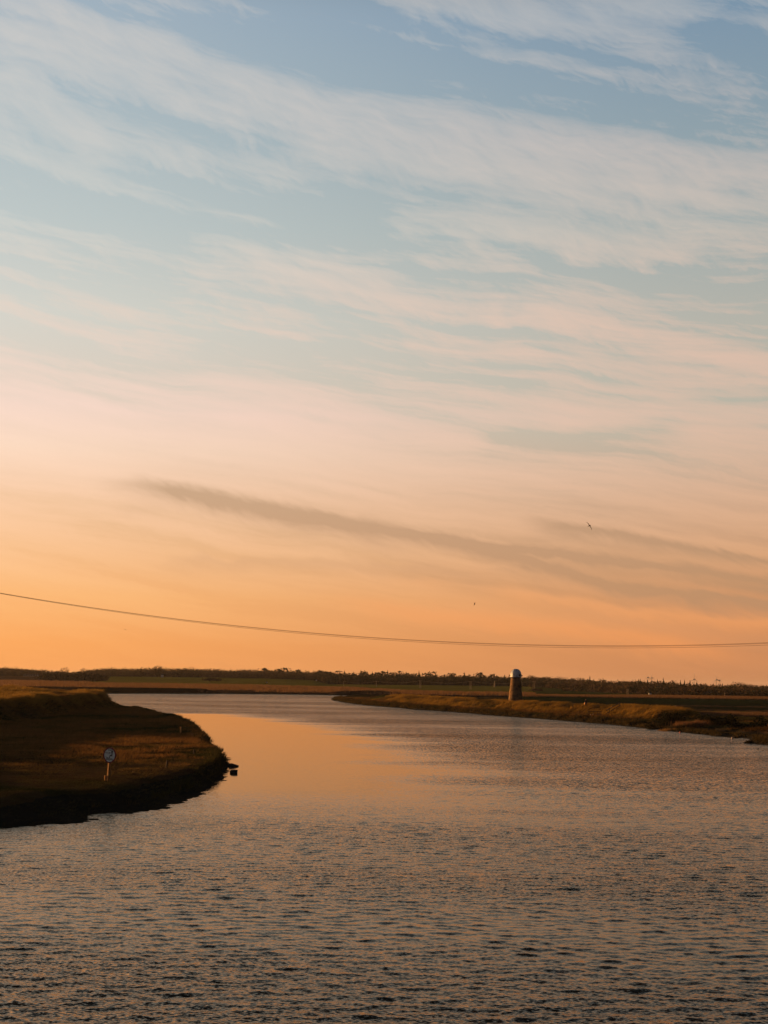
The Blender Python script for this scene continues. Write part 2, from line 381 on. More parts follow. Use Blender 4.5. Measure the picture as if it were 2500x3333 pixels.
def height(x, y):
    x = np.asarray(x, float); y = np.asarray(y, float)
    n1 = fbm(x*.12, y*.12, 1); n2 = fbm(x*.6, y*.6, 5); n3 = fbm(x*.02, y*.02, 9)
    yy = np.maximum(y, 30); q = 1250+F*x/yy
    jag = n2*.5+n1*.7
    a = sdf(A_, x, y)+jag*np.clip(y/110, .5, 1.2)*1.0; b = sdf(B_, x, y)+jag*1.1; c = sdf(C_, x, y)+n1*2
    wa = np.clip(5.5-(y-60)*.09, 1.3, 5.5)
    ha = -1.2+1.2*sst(-4, 0, a)+(1.0+.10*n1)*sst(0, wa, a)+.05*n2
    ha = ha+.22*sst(8, 25, a)*n1
    rd = sdf(RIDGE, x, y)
    ha = ha+(2.5+.25*n1)*sst(0, 5.5, rd+n1*1.2)*sst(0, 2.5, a)+1.3*sst(6, 34, rd)*sst(150, 260, y)+.35*n2*sst(2, 6, rd)
    hb = -1.2+1.2*sst(-4, 0, b)+(.22+.2*n2)*sst(0, 1.0, b)
    low = sst(2040, 2250, q)*sst(300, 240, y)              # muddy foreshore on the right
    hb = hb+(.6-.0*low)*sst(.8+low*5, 3.0+low*9, b+n2*1.0)+.07*n2*sst(0, 2, b)
    cr = pdist(CREST, x, y)
    hb = hb+(1.55+.12*n1)*sst(9.0, 1.2, cr+n1*.6)*sst(0, 4, b)
    # low dyke line beyond the end of the crest
    pl = sdf(POOL, x, y); hb = np.where(pl > -1.2, np.minimum(hb, -.25+.35*np.clip(-pl/1.2, 0, 2)), hb)
    hc = -1.2+1.2*sst(-6, 0, c)+.9*sst(0, 4, c)
    wf = interp(WOODF, q); wz = interp(WOODZ, q)
    rise = np.clip((y-680)/(1000-680), 0, 1)*np.clip((1900-q)/900, 0, 1)*1.6
    hc = hc+rise*sst(0, 10, c)
    t = np.clip((y-1120)/(np.maximum(wf, 1180)-1120), 0, 1)
    hc = np.where((y > 1120) & (wf > 1185), hc+(np.maximum(wz-hc, 0))*t, hc)
    hc = hc+np.where(y > wf, np.minimum((y-wf)*.008, 3)*sst(2400, 1800, q), 0)
    hh = np.maximum(np.maximum(ha, hb), hc)
    c2 = pdist(CREST2, x, y)
    hh = hh+(1.5+.15*n3)*sst(9.5, 1.0, c2+n1*.5)*sst(-1, 3, c)
    return hh
def zone_col(x, y, z):
    q = 1250+F*x/np.maximum(y, 30)
    n1 = fbm(x*.05, y*.08, 21); n2 = fbm(x*.3, y*.3, 25); n3 = fbm(x*.012, y*.05, 29)
    d = y*(1+n1*.012)
    out = np.zeros(x.shape+(3,))
    def put(mask, c):
        out[mask] = c
    put(np.ones(x.shape, bool), (.050, .040, .018))
    a = sdf(A_, x, y); b = sdf(B_, x, y)
    olive = np.array((.036, .036, .012)); straw = np.array((.10, .062, .022)); brown = np.array((.07, .04, .02))
    t = sst(-.3, .5, n1+n2*.5)[..., None]
    base = olive*(1-t)+brown*t; out[:] = base
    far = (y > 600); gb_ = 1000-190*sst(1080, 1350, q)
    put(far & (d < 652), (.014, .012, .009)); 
    tt_ = sst(-.4, .4, n3)[..., None]
    reed = np.array((.115, .062, .034))*(1-tt_)+np.array((.06, .036, .022))*tt_
    m = far & (d >= 652) & (d < gb_+n3*12); out[m] = reed[m]
    green = np.array((.15, .135, .022))*(1-.25*t); grn2 = np.array((.040, .055, .014))*(1-.2*t)
    m = far & (d >= gb_+n3*12); out[m] = green[m]
    m = far & (d >= 990) & (q < 310); out[m] = reed[m]
    # right-hand pastures, the shadow over the nearer ones painted as dark green
    r = (y > 330) & (q > 1240+(y-430)*0) & (y < 1130) & (b > 30)
    m = r & (d < 500); out[m] = (np.array((.022, .030, .014))*(1-.2*t))[m]
    m = r & (d >= 500) & (q > 1700); out[m] = (np.array((.020, .032, .013))*(1-.2*t))[m]
    m = (q > 1740) & (d >= 640) & (d < 720+60*sst(1900,2100,q)); out[m] = reed[m]
    m = (q > 1740) & (d >= 720+60*sst(1900,2100,q)); out[m] = grn2[m]
    m = (q > 2150) & (y > 255) & (d < 272) & (b > 8); out[m] = (.12, .068, .02)
    m = (q > 2150) & (d >= 272) & (d < 300) & (b > 8); out[m] = (.07, .04, .022)
    m = (q > 2050) & (d >= 300) & (d < 345) & (b > 8); out[m] = (.10, .10, .02)
    m = (q > 2100) & (d >= 345) & (d < 372); out[m] = (.08, .05, .026)
    m = (q > 2100) & (d >= 372) & (d < 420); out[m] = (.022, .026, .013)
    m = (q > 2200) & (d >= 420) & (d < 440); out[m] = (.09, .055, .03)
    m = (z < .45) | ((z < .8) & (a < 3) & (b < 3) & (y < 600)); out[m] = (.030, .026, .019)
    return out*(1+.25*n2[..., None])
def build_terrain():
    r1 = np.exp(np.linspace(math.log(52), math.log(200), 470)); r2 = np.exp(np.linspace(math.log(200), math.log(1100), 430))[1:]; r3 = np.exp(np.linspace(math.log(1100), math.log(11500), 90))[1:]
    r = np.concatenate([[28, 34, 40, 46], r1, r2, r3])
    th = np.concatenate([np.linspace(-80, -30, 26)[:-1], np.linspace(-30, -18.5, 50)[:-1], np.linspace(-18.5, 17.5, 620), np.linspace(17.5, 30, 50)[1:], np.linspace(30, 80, 26)[1:]])
    TH, RR = np.meshgrid(np.radians(th), r)
    x = RR*np.sin(TH); y = RR*np.cos(TH); z = height(x, y)
    col = zone_col(x, y, z)
    n, k = x.shape
    idx = np.arange(n*k).reshape(n, k)
    f = np.stack([idx[:-1, :-1], idx[:-1, 1:], idx[1:, 1:], idx[1:, :-1]], -1).reshape(-1, 4)
    me = mesh_np('ground', np.stack([x, y, z], -1), f, col.reshape(-1, 3), 4, True)
    link('ground', me, M_ground, kind='structure')
    # rear part of the sheet, behind the viewer, under the river
    MB().add([(-9000, -3000, -1.25), (9000, -3000, -1.25), (9000, 9000, -1.25), (-9000, 9000, -1.25)], [(0, 1, 2, 3)]).build('river_bed', M_mud, kind='structure')
build_terrain()

# ------------------------------------------------------------------ water
def water():
    m = bpy.data.materials.new('river water'); m.use_nodes = True; t = m.node_tree; b = t.nodes['Principled BSDF']
    b.inputs['Base Color'].default_value = (.016, .012, .008, 1); b.inputs['Roughness'].default_value = .04; b.inputs['IOR'].default_value = 1.33; b.inputs['Specular Tint'].default_value = (1, .84, .68, 1)
    tcn = t.nodes.new('ShaderNodeTexCoord'); s_ = t.nodes.new('ShaderNodeSeparateXYZ'); t.links.new(tcn.outputs['Object'], s_.inputs[0])
    x, y = S(t, s_.outputs[0]), S(t, s_.outputs[1])
    big = noise(t, vec(t, x*.03, y*.05), 1.0, 4, .6)
    st = noise(t, vec(t, x*.02+9, y*.11), 1.0, 5, .6)
    bnd = 3.0-((y-115)*(y-115))*.00115
    xx = x+(big-.5)*16+(st-.5)*16
    rip = xx.ss(bnd-5, bnd+13)
    rip = rip.max((y+(st-.5)*6-(x+20)*.10).ss(284, 296))
    rip = rip.max((1-(y+(big-.5)*16).ss(66, 96))*.85)
    gust = (st*.6+big*.4).ss(.36, .64)
    gb2 = noise(t, vec(t, x*.012+4, y*.03+x*.006), 1.0, 3, .5).ss(.38, .62)
    amp = (rip*(.36+.6*gust+.35*gb2)+.03)
    wx = x+(big-.5)*6
    n1 = noise(t, vec(t, wx*.42, y*1.0), 1.1, 2, .5, .3)
    n2 = noise(t, vec(t, (x*.55+y*.15)*1.0, y*1.0-x*.12), 3.3, 3, .6, .4)
    n3 = noise(t, vec(t, x*.7, y), 11.0, 2, .5)
    # wave facets: slopes taken straight from stretched noise, tied to the water, not to the lens
    m1 = noise(t, vec(t, x*1.0+y*.25+31, y*2.5), 1.0, 4, .6, .6)
    m2 = noise(t, vec(t, x*2.9-y*.6, y*5.8+x*.6), 1.0, 4, .65, .6)
    m5 = noise(t, vec(t, x*4.6+3, y*1.3), 1.0, 5, .8)
    m3 = noise(t, vec(t, x*8+5, y*15), 1.0, 3, .6, .3)
    m4 = noise(t, vec(t, x*1.3+11, y*2.0+7), 1.0, 3, .6)
    far_ = y.ss(120, 420)
    nf_ = y.ss(75, 130)*.7+.3
    sy = (((m1-.5)*1.4+(m2-.5)*1.7)*nf_+(m3-.5)*1.3+(m5-.5)*y.ss(50, 140)*2.8+.055+y.ss(60,180)*.13)*amp
    # seen at a low angle the facets turned to the eye hide the others
    sy = sy+(sy._m('ABSOLUTE', sy)-sy)*(y.ss(70, 150)*.34+.1)
    sx = ((m4-.5)*1.0+(n1-.5)*.4+(m3-.5)*.9)*amp
    nv = t.nodes.new('ShaderNodeVectorMath'); nv.operation = 'NORMALIZE'
    ge = t.nodes.new('ShaderNodeNewGeometry'); va = t.nodes.new('ShaderNodeVectorMath'); va.operation = 'ADD'
    t.links.new(ge.outputs['Normal'], va.inputs[0]); t.links.new(vec(t, sx, sy*-1, 0.0), va.inputs[1]); t.links.new(va.outputs[0], nv.inputs[0]); t.nodes.remove(b)
    gl = t.nodes.new('ShaderNodeBsdfGlossy'); gl.inputs['Color'].default_value = (.90, .76, .61, 1); gl.inputs['Roughness'].default_value = .07
    df = t.nodes.new('ShaderNodeBsdfDiffuse'); df.inputs['Color'].default_value = (.032, .024, .013, 1)
    fr = t.nodes.new('ShaderNodeFresnel'); fr.inputs[0].default_value = 1.333
    mw = t.nodes.new('ShaderNodeMixShader'); t.links.new(fr.outputs[0], mw.inputs[0]); t.links.new(df.outputs[0], mw.inputs[1]); t.links.new(gl.outputs[0], mw.inputs[2])
    t.links.new(nv.outputs[0], gl.inputs['Normal']); t.links.new(nv.outputs[0], fr.inputs['Normal'])
    t.links.new(mw.outputs[0], [n for n in t.nodes if n.type == 'OUTPUT_MATERIAL'][0].inputs[0])
    # the surface itself carries the larger waves near the viewer
    r = [-1]; q = 26.0; rr = [2.0, 8, 14, 20, 24]
    while q < 135: rr.append(q); q += .05+.0012*(q-26)
    rr += list(np.exp(np.linspace(math.log(137), math.log(3500), 60)))
    th = np.concatenate([np.linspace(-180, -20, 40)[:-1], np.linspace(-20, -17, 20)[:-1], np.linspace(-17, 17, 560), np.linspace(17, 20, 20)[1:], np.linspace(20, 180, 40)[1:]])
    TH, RR = np.meshgrid(np.radians(th), np.array(rr)); px = RR*np.sin(TH); py = RR*np.cos(TH)
    nb = 3.0-((py-115)**2)*.00115
    ripn = np.maximum(sst(nb-5, nb+13, px+fbm(px*.03, py*.05, 71)*8), (1-sst(66, 96, py+fbm(px*.03, py*.05, 73)*8))*.85)
    ampn = (.08+.92*ripn)*(1+.45*fbm(px*.05, py*.09, 75))*(1-sst(100, 132, RR))*sst(24.5, 27, RR)*(1-sst(16.8, 19.5, np.abs(np.degrees(TH))))
    zz = np.zeros_like(px); dx = np.zeros_like(px); dy = np.zeros_like(px)
    g = np.random.default_rng(5)
    for i in range(80):
        lam = float(np.exp(g.uniform(math.log(.18), math.log(1.15)))); ang = R(82)+g.normal(0, .48); kx, ky = math.cos(ang)*2*math.pi/lam, math.sin(ang)*2*math.pi/lam
        sl_ = .0235*(1.15 if .3 < lam < .8 else .72); A0 = sl_*lam/(2*math.pi); ph = kx*px+ky*py+g.uniform(0, 6.28)
        env = np.clip(1-RR/(lam*260), 0, 1)
        zz += A0*np.cos(ph)*env; dx -= .8*A0*math.cos(ang)*np.sin(ph)*env; dy -= .8*A0*math.sin(ang)*np.sin(ph)*env
    V = np.stack([px+dx*ampn, py+dy*ampn, zz*ampn], -1); n, k = px.shape; idx = np.arange(n*k).reshape(n, k)
    f = np.stack([idx[:-1, :-1], idx[:-1, 1:], idx[1:, 1:], idx[1:, :-1]], -1).reshape(-1, 4)
    print('water', n, k)
    return link('river_water', mesh_np('river_water', V, f, None, 4, True), m, kind='structure')
water()

# ------------------------------------------------------------------ grass as stuff
def blades(P0, nb, h, w, spread, lean, c0, c1_, jit=.35, leanvar=.4):
    """P0 Nx3 tuft bases -> triangles; lean = wind direction * amount"""
    N = len(P0); n = N*nb
    base = np.repeat(P0, nb, 0)
    a = rng.uniform(0, 2*math.pi, n); rr = np.sqrt(rng.uniform(0, 1, n))*spread
    hh = np.repeat(np.broadcast_to(h, N), nb)*rng.uniform(.55, 1.15, n)
    base = base+np.stack([np.cos(a)*rr, np.sin(a)*rr, np.zeros(n)-.04], -1)
    ln = lean*np.repeat(rng.uniform(1-leanvar, 1+leanvar, N), nb)
    tip = base+np.stack([np.cos(a)*rr*.7+rng.normal(0, jit*.35, n)*hh+ln*hh, np.sin(a)*rr*.5+rng.normal(0, jit*.35, n)*hh-ln*.25*hh, hh*(1-.25*np.abs(ln))], -1)
    o = rng.uniform(0, math.pi, n); ww = np.repeat(np.broadcast_to(w, N), nb)
    off = np.stack([np.cos(o), np.sin(o), np.zeros(n)], -1)*(ww/2)[:, None]
    V = np.stack([base-off, base+off, tip], 1).reshape(-1, 3)
    k = np.repeat(rng.uniform(0, 1, N), nb)*.65+rng.uniform(0, .35, n)
    c0 = np.asarray(c0); c1_ = np.asarray(c1_)
    c0 = np.repeat(np.broadcast_to(c0, (N, 3)), nb, 0); c1_ = np.repeat(np.broadcast_to(c1_, (N, 3)), nb, 0)
    col = c0*(1-k[:, None])+c1_*k[:, None]
    return V, np.repeat(col, 3, 0)
def scatter(n, q0, q1, d0, d1, test):
    d = np.sqrt(rng.uniform(d0*d0, d1*d1, n)); q = rng.uniform(q0, q1, n); x = (q-1250)/F*d
    z = height(x, d); m = test(x, d, z, q)
    return np.stack([x, d, z], -1)[m]
def stuff(name, parts, label, cat='grass', m=None):
    V = np.concatenate([p[0] for p in parts]); c = np.concatenate([p[1] for p in parts])
    T_ = np.arange(len(V)).reshape(-1, 3)
    o = link(name, mesh_np(name, V, T_, c), m or M_grass, kind='stuff', label=label)
    o['category'] = cat
    print(name, len(T_))
straw = (.26, .132, .045); olive = (.066, .060, .019); brown = (.135, .070, .027); gold = (.33, .185, .038); darkg = (.055, .048, .018)
inA = lambda x, y: sdf(A_, x, y)
# left marsh
p = scatter(90000, -250, 800, 62, 320, lambda x, y, z, q: (inA(x, y) > .3) & (sdf(RIDGE, x, y) < 3) & (rng.uniform(0, 1, x.shape) < np.clip((120/y)**1.1, .25, 1)))
n_ = fbm(p[:, 0]*.13, p[:, 1]*.05, 41)*.6+.15; n2_ = fbm(p[:, 0]*.5, p[:, 1]*.4, 43)
tall = sst(-.25, .35, n_+n2_*.5)*sst(80, 112, p[:, 1])
hh = (.11+.22*tall+.08*n2_.clip(0, 1))*np.clip(p[:, 1]/120, .9, 1.4)
tc3 = tall[:, None]
colA = np.array(darkg)*(1-tc3)+np.array(brown)*tc3; colB = np.array(olive)*(1-tc3)+np.array(straw)*tc3*.8
marsh = blades(p, 5, hh, np.clip(p[:, 1]*.00045, .03, .12), .28, .35, colA, colB)
# ragged shrubby fringe along the edge
pe = scatter(90000, -250, 830, 60, 300, lambda x, y, z, q: (inA(x, y) > -.1) & (inA(x, y) < 1.5) & (z > .25))
fringe = blades(pe, 7, .20+.38*vn(pe[:, 0]*.7, pe[:, 1]*.7, 3)**2, np.clip(pe[:, 1]*.0005, .04, .12), .3, .05, (.03, .032, .014), (.07, .055, .022), jit=.8)
stuff('marsh_grass', [marsh, fringe], 'rough brown and olive saltmarsh grass covering the left bank below the ridge')
# left ridge
p = scatter(42000, -250, 400, 120, 345, lambda x, y, z, q: (sdf(RIDGE, x, y) > .5) & (inA(x, y) > .5))
n_ = fbm(p[:, 0]*.18+p[:, 1]*.03, p[:, 1]*.12, 47)
k = sst(-.3, .3, n_)[:, None]
fc = sst(2.0, 5.0, sdf(RIDGE, p[:, 0], p[:, 1])); k = k*(.3+.7*fc[:, None])  # grass on the ridge face shorter and browner, its shade put into the colour
ridge = blades(p, 7, (.5+.6*k[:, 0])*(.25+.75*fc), np.clip(p[:, 1]*.0005, .08, .2), .55, .8, np.array(brown)*(1-k)+np.array((.34, .2, .05))*k, np.array((.25, .14, .04))*(1-k)+np.array(gold)*k)
stuff('tussock_grass', [ridge], 'long wind-bent grass on the raised ridge of the left bank')
# right bank
crd = lambda x, y: pdist(CREST, x, y)
inB = lambda x, y: sdf(B_, x, y)
p = scatter(60000, 1200, 2260, 225, 455, lambda x, y, z, q: (crd(x, y) < 9.5) & (inB(x, y) > 3) & (z > .9))
n_ = fbm(p[:, 0]*.35, p[:, 1]*.16, 51); k = sst(-.35, .35, n_)[:, None]
slope = blades(p, 6, .45+.55*k[:, 0], .16, .5, 1.0, np.array(olive)*(1-k)+np.array(gold)*.7*k, np.array(brown)*(1-k)+np.array(gold)*k)
stuff('bank_grass', [slope], 'golden long grass leaning over on the slope of the right-hand flood bank')
p = scatter(90000, 1050, 2560, 165, 540, lambda x, y, z, q: (crd(x, y) > 7) & (inB(x, y) > 1.8) & (z > .5) & (y < 235+(2600-q)*.19))
n_ = fbm(p[:, 0]*.1, p[:, 1]*.1, 53); k = sst(-.3, .3, n_)[:, None]
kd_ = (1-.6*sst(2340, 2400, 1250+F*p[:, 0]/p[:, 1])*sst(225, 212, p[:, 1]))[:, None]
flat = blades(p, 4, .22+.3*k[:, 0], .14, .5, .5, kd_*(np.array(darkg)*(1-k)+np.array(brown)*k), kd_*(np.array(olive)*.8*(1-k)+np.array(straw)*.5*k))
pe = scatter(160000, 1060, 2560, 160, 540, lambda x, y, z, q: (inB(x, y) > .2) & (inB(x, y) < 3.4) & (z > .12))
pe = pe[vn(pe[:, 0]*.5, pe[:, 1]*.5, 61) > .28]
fr = blades(pe, 6, .35+.6*vn(pe[:, 0]*.45, pe[:, 1]*.45, 63)**2, .16, .45, .1, (.03, .026, .013), (.075, .05, .02), jit=.8)
stuff('shore_scrub', [flat, fr], 'low olive and brown marsh plants along the water edge of the right bank', 'ground cover')
# far reeds
p = scatter(60000, -200, 2600, 653, 1160, lambda x, y, z, q: (q < 1740) & (z > .9) & ((y < 1000-190*sst(1080, 1350, q)) | (q < 310)) & (fbm(x*.012, y*.05, 29) < .25))
k = sst(-.4, .4, fbm(p[:, 0]*.02, p[:, 1]*.06, 57))[:, None]
reeds = blades(p, 3, 1.0+.6*k[:, 0], .45, 1.4, .2, np.array((.15, .08, .04)), np.array((.22, .12, .055)))
p = scatter(30000, 1700, 2600, 640, 780, lambda x, y, z, q: (z > .7) & (y < 720+60*sst(1900,2100,q)))
reeds2 = blades(p, 3, .9, .4, 1.2, .2, np.array((.12, .065, .035)), np.array((.2, .11, .05)))
p = scatter(30000, 1900, 2600, 256, 300, lambda x, y, z, q: (z > .6) & (q > 2190) & (crd(x, y) > 10))
k = (p[:, 1] < 272)[:, None]*1.0
reeds3 = blades(p, 4, .5+.5*(1-k[:, 0]), .18, .6, .4, np.array((.15, .085, .04))*(1-k)+np.array((.2, .11, .03))*k, np.array((.16, .09, .05))*(1-k)+np.array(gold)*k)
stuff('reed_bed', [reeds, reeds2, reeds3], 'broad band of brown reeds across the flats beyond the river', 'reeds')

# ------------------------------------------------------------------ woodland
SKY = [(-1200,2150),(-300,2163),(0,2170),(80,2172),(110,2176),(190,2181),(250,2185),(290,2180),(340,2174),(420,2173),(530,2170),(600,2173),(700,2175),(800,2177),(920,2178),(1000,2183),(1100,2186),(1200,2189),(1400,2192),(1560,2197),(1680,2200),(1740,2201),(1850,2207),(1990,2213),(2080,2214),(2150,2216),(2260,2223),(2330,2225),(2420,2226),(2500,2229),(3800,2250)]
def crown_b(n, r0=1.0):            # rounded bare broadleaf crown in the unit box, sitting on z 0.15..1
    g = rng.normal(0, 1, (n, 3)); g /= np.linalg.norm(g, axis=1)[:, None]
    rad = rng.uniform(.25, 1, n)**.45
    c = g*rad[:, None]*np.array([.42, .42, .42])+np.array([0, 0, .56])
    lump = 1+.18*np.sin(g[:, 0]*5+r0*7)*np.sin(g[:, 2]*6+r0*3)
    c = np.array([0, 0, .56])+(c-np.array([0, 0, .56]))*lump[:, None]
    d = g*.10+rng.normal(0, .03, (n, 3)); s = np.cross(d, rng.normal(0, 1, (n, 3))); s /= np.linalg.norm(s, axis=1)[:, None]
    wd = rng.uniform(.02, .055, n)[:, None]
    return np.stack([c-s*wd, c+s*wd, c+d], 1).reshape(-1, 3)
def crown_c(n, r0=1.0, wdt=.2):    # conifer: drooping layered sprays
    z = 1-rng.uniform(0, 1, n)**.7*.88; layer = .75+.25*np.sin(z*34+r0*5)
    rad = (1-z)*wdt*1.3*layer*(.8+.4*rng.uniform(0, 1, n))+.008; a = rng.uniform(0, 2*math.pi, n)
    dirn = np.stack([np.cos(a), np.sin(a), np.zeros(n)], -1)
    tip = dirn*rad[:, None]+np.stack([np.zeros(n)]*2+[z-.02], -1); root = dirn*(rad*.25)[:, None]+np.stack([np.zeros(n)]*2+[z+.02], -1)
    s = np.stack([-np.sin(a), np.cos(a), rng.normal(0, .4, n)], -1)*(.02+rad*.35)[:, None]
    return np.stack([root-s*.5, root+s*.5, tip+s*.2], 1).reshape(-1, 3)
def crown_p(n, r0=1.0):            # wind-blown pine: flat clumps on a high stem
    k = 7; cs = np.stack([rng.normal(.06, .15, k), rng.normal(0, .13, k), np.linspace(.5, .95, k)], -1)
    i = rng.integers(0, k, n); c = cs[i]+rng.normal(0, 1, (n, 3))*np.array([.09, .09, .035])
    d = rng.normal(0, .05, (n, 3)); s = rng.normal(0, .03, (n, 3))
    return np.stack([c-s, c+s, c+d], 1).reshape(-1, 3)
def woodland(name, n, q0, q1, kinds, depth, label, cols):
    Vs, Cs = [], []
    for i in range(n):
        q = rng.uniform(q0, q1); f = interp(WOODF, q); dd = rng.uniform(0, 1)
        d = f+dd*depth; x = (q-1250)/F*d; z = float(height(x, d))
        top = at(q, interp(SKY, q), d).z
        h = (top-z)*(.62+.40*dd)*rng.uniform(.86, 1.05)
        kd = kinds[rng.integers(0, len(kinds))]
        if kd == 'b': V = crown_b(60, rng.uniform(0, 9)); wx = h*rng.uniform(.9, 1.5)
        elif kd == 'c': V = crown_c(60, rng.uniform(0, 9), .22); wx = h*1.1
        else: V = crown_p(60); wx = h*1.1
        V = V*np.array([wx, wx, h])+np.array([x, d, z])
        c = np.array(cols[rng.integers(0, len(cols))])*rng.uniform(.7, 1.3)
        Vs.append(V); Cs.append(np.broadcast_to(c, V.shape))
        # understorey so that the wood closes down to the ground
        m = 34; g = rng.uniform(-.5, .5, (m, 3))*np.array([1.3*wx, wx, h*.72])+np.array([x, d, z+h*.33]); s = rng.normal(0, h*.085, (m, 3))
        V2 = np.stack([g-s, g+s, g+rng.normal(0, h*.12, (m, 3))], 1).reshape(-1, 3)
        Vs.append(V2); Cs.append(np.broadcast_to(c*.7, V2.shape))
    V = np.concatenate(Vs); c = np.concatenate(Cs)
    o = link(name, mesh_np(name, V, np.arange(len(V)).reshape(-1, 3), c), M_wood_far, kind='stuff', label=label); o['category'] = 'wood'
bcol = [(.11, .07, .042), (.085, .056, .036), (.075, .058, .03), (.13, .082, .045)]
ccol = [(.022, .028, .014), (.03, .032, .016), (.018, .022, .012)]
woodland('woodland', 1500, -350, 1090, 'bbb', 130, 'distant brown leafless woodland along the skyline on the left', bcol)
woodland('conifer_woodland', 1300, 1030, 1790, 'bccp', 110, 'distant dark conifer woodland on the skyline left of the mill', ccol+bcol[:1])
woodland('woodland', 1700, 1740, 2900, 'bbbc', 150, 'distant mixed brown woodland on the skyline right of the mill', bcol+ccol[:1])

def far_tree(kind, px, ytop, dist, hfac, label, group, wid=1.0, ybase=None):
    t_ = at(px, ytop, dist); z0 = float(height(t_.x, dist)) if ybase is None else at(px, ybase, dist).z
    h = t_.z-z0; e = empty(kind+'_tree', (t_.x, dist, z0), label=label, cat='tree', group=group)
    if kind == 'bare':
        MBt = MB()
        MBt.tube([(0, 0, -.5), (.02*h, 0, h*.3), (0, 0, h*.55)], [h*.03, h*.022, h*.012], 6)
        for k in range(9):
            a = 2*math.pi*k/9+rng.uniform(-.3, .3); s = rng.uniform(.22, .38)*h*wid; zz = h*rng.uniform(.25, .45)
            MBt.tube([(0, 0, zz), (math.cos(a)*s*.6, math.sin(a)*s*.6, zz+h*.2), (math.cos(a)*s, math.sin(a)*s, zz+h*rng.uniform(.3, .45))], [h*.014, h*.009, h*.005], 4)
        V = crown_b(420, rng.uniform(0, 9))*np.array([h*wid*1.25, h*wid*1.25, h]); col = (.085, .055, .035)
        # thin twigs: keep the clumps slim so that sky shows through
        V = V.reshape(-1, 3, 3); c = V.mean(1, keepdims=True); V = (c+(V-c)*.62).reshape(-1, 3)
    elif kind == 'conifer':
        MBt = MB().tube([(0, 0, -.5), (0, 0, h*.97)], [h*.02, h*.004], 6)
        V = crown_c(330, rng.uniform(0, 9), .24*wid)*np.array([h, h, h]); col = (.020, .026, .013)
    else:
        MBt = MB().tube([(0, 0, -.5), (.03*h, 0, h*.5), (.06*h, 0, h*.9)], [h*.025, h*.018, h*.008], 6)
        V = crown_p(260)*np.array([h*1.1*wid, h*1.1, h]); col = (.024, .028, .014)
    MBt.build('trunk', M_bark, e)
    link('crown', mesh_np('crown', V, np.arange(len(V)).reshape(-1, 3), np.array(col)*rng.uniform(.8, 1.2)), M_wood_far, e)
def fd(px): return float(interp(WOODF, px))+95
G1 = 'conifers rising above the skyline left of the mill'
for i, (px, y, k) in enumerate([(855,2175,'pine'),(914,2173,'pine'),(936,2175,'conifer'),(975,2180,'pine'),(1005,2182,'conifer'),(1035,2183,'pine'),(1060,2185,'conifer'),(1085,2184,'pine'),(1122,2182,'conifer'),
      (1150,2186,'conifer'),(1175,2180,'conifer'),(1188,2186,'pine'),(1212,2185,'conifer'),(1232,2186,'pine'),(1262,2181,'conifer'),(1294,2186,'pine'),(1323,2188,'conifer'),(1364,2183,'conifer'),(1397,2187,'pine'),
      (1418,2188,'conifer'),(1466,2191,'pine'),(1512,2188,'conifer'),(1549,2190,'pine'),(1599,2194,'pine'),(1643,2195,'conifer')]):
    lab = {914: 'tallest dark pine on the skyline above the middle of the river', 1262: 'tall pointed dark conifer breaking the skyline above the peninsula tip', 1364: 'tall dark conifer on the skyline midway between peninsula tip and mill'}.get(px, 'small dark evergreen breaking the far skyline left of the mill')
    far_tree(k, px, y, fd(px), 1, lab, G1, 1.5)
G2 = 'conifers rising above the skyline right of the mill'
for px, y in ((1920,2200),(1963,2206),(2078,2209),(2084,2209),(2107,2211),(2140,2210),(2159,2206),(2215,2213),(2228,2212),(2246,2213),(2268,2217),(2352,2223)):
    lab = {1920: 'dark pointed conifer standing out of the skyline to the right above the walker', 2159: 'tallest dark conifer just right of the left pair of wind turbines'}.get(px, 'small dark conifer breaking the far skyline right of the mill')
    far_tree('conifer', px, y, fd(px)+20, 1, lab, G2, 1.2)
G3 = 'bare round trees on the skyline'
for px, y, lab, dd in ((52,2180,'bare tree with spreading branches in front of the far left wood',-60),(210,2173,'bare round tree on the skyline above the dark hedge at left',60),(274,2176,'small bare round tree at the dip in the skyline at left',60),(515,2167,'bare round crown highest in the wood above the left-hand green field',60),
      (1728,2197,'bare round tree on the skyline directly right of the mill cap',60),(1821,2203,'low bare round tree on the skyline a little further right of the mill',60),(1881,2205,'low bare broad tree on the skyline left of the pointed conifer above the walker',60),
      (2191,2215,'bare rounded tree on the skyline between the conifer and the middle turbine',60),(2404,2218,'large bare round tree on the skyline right of the wind turbines',60)):
    far_tree('bare', px, y, fd(px)+dd, 1, lab, G3, 1.15)
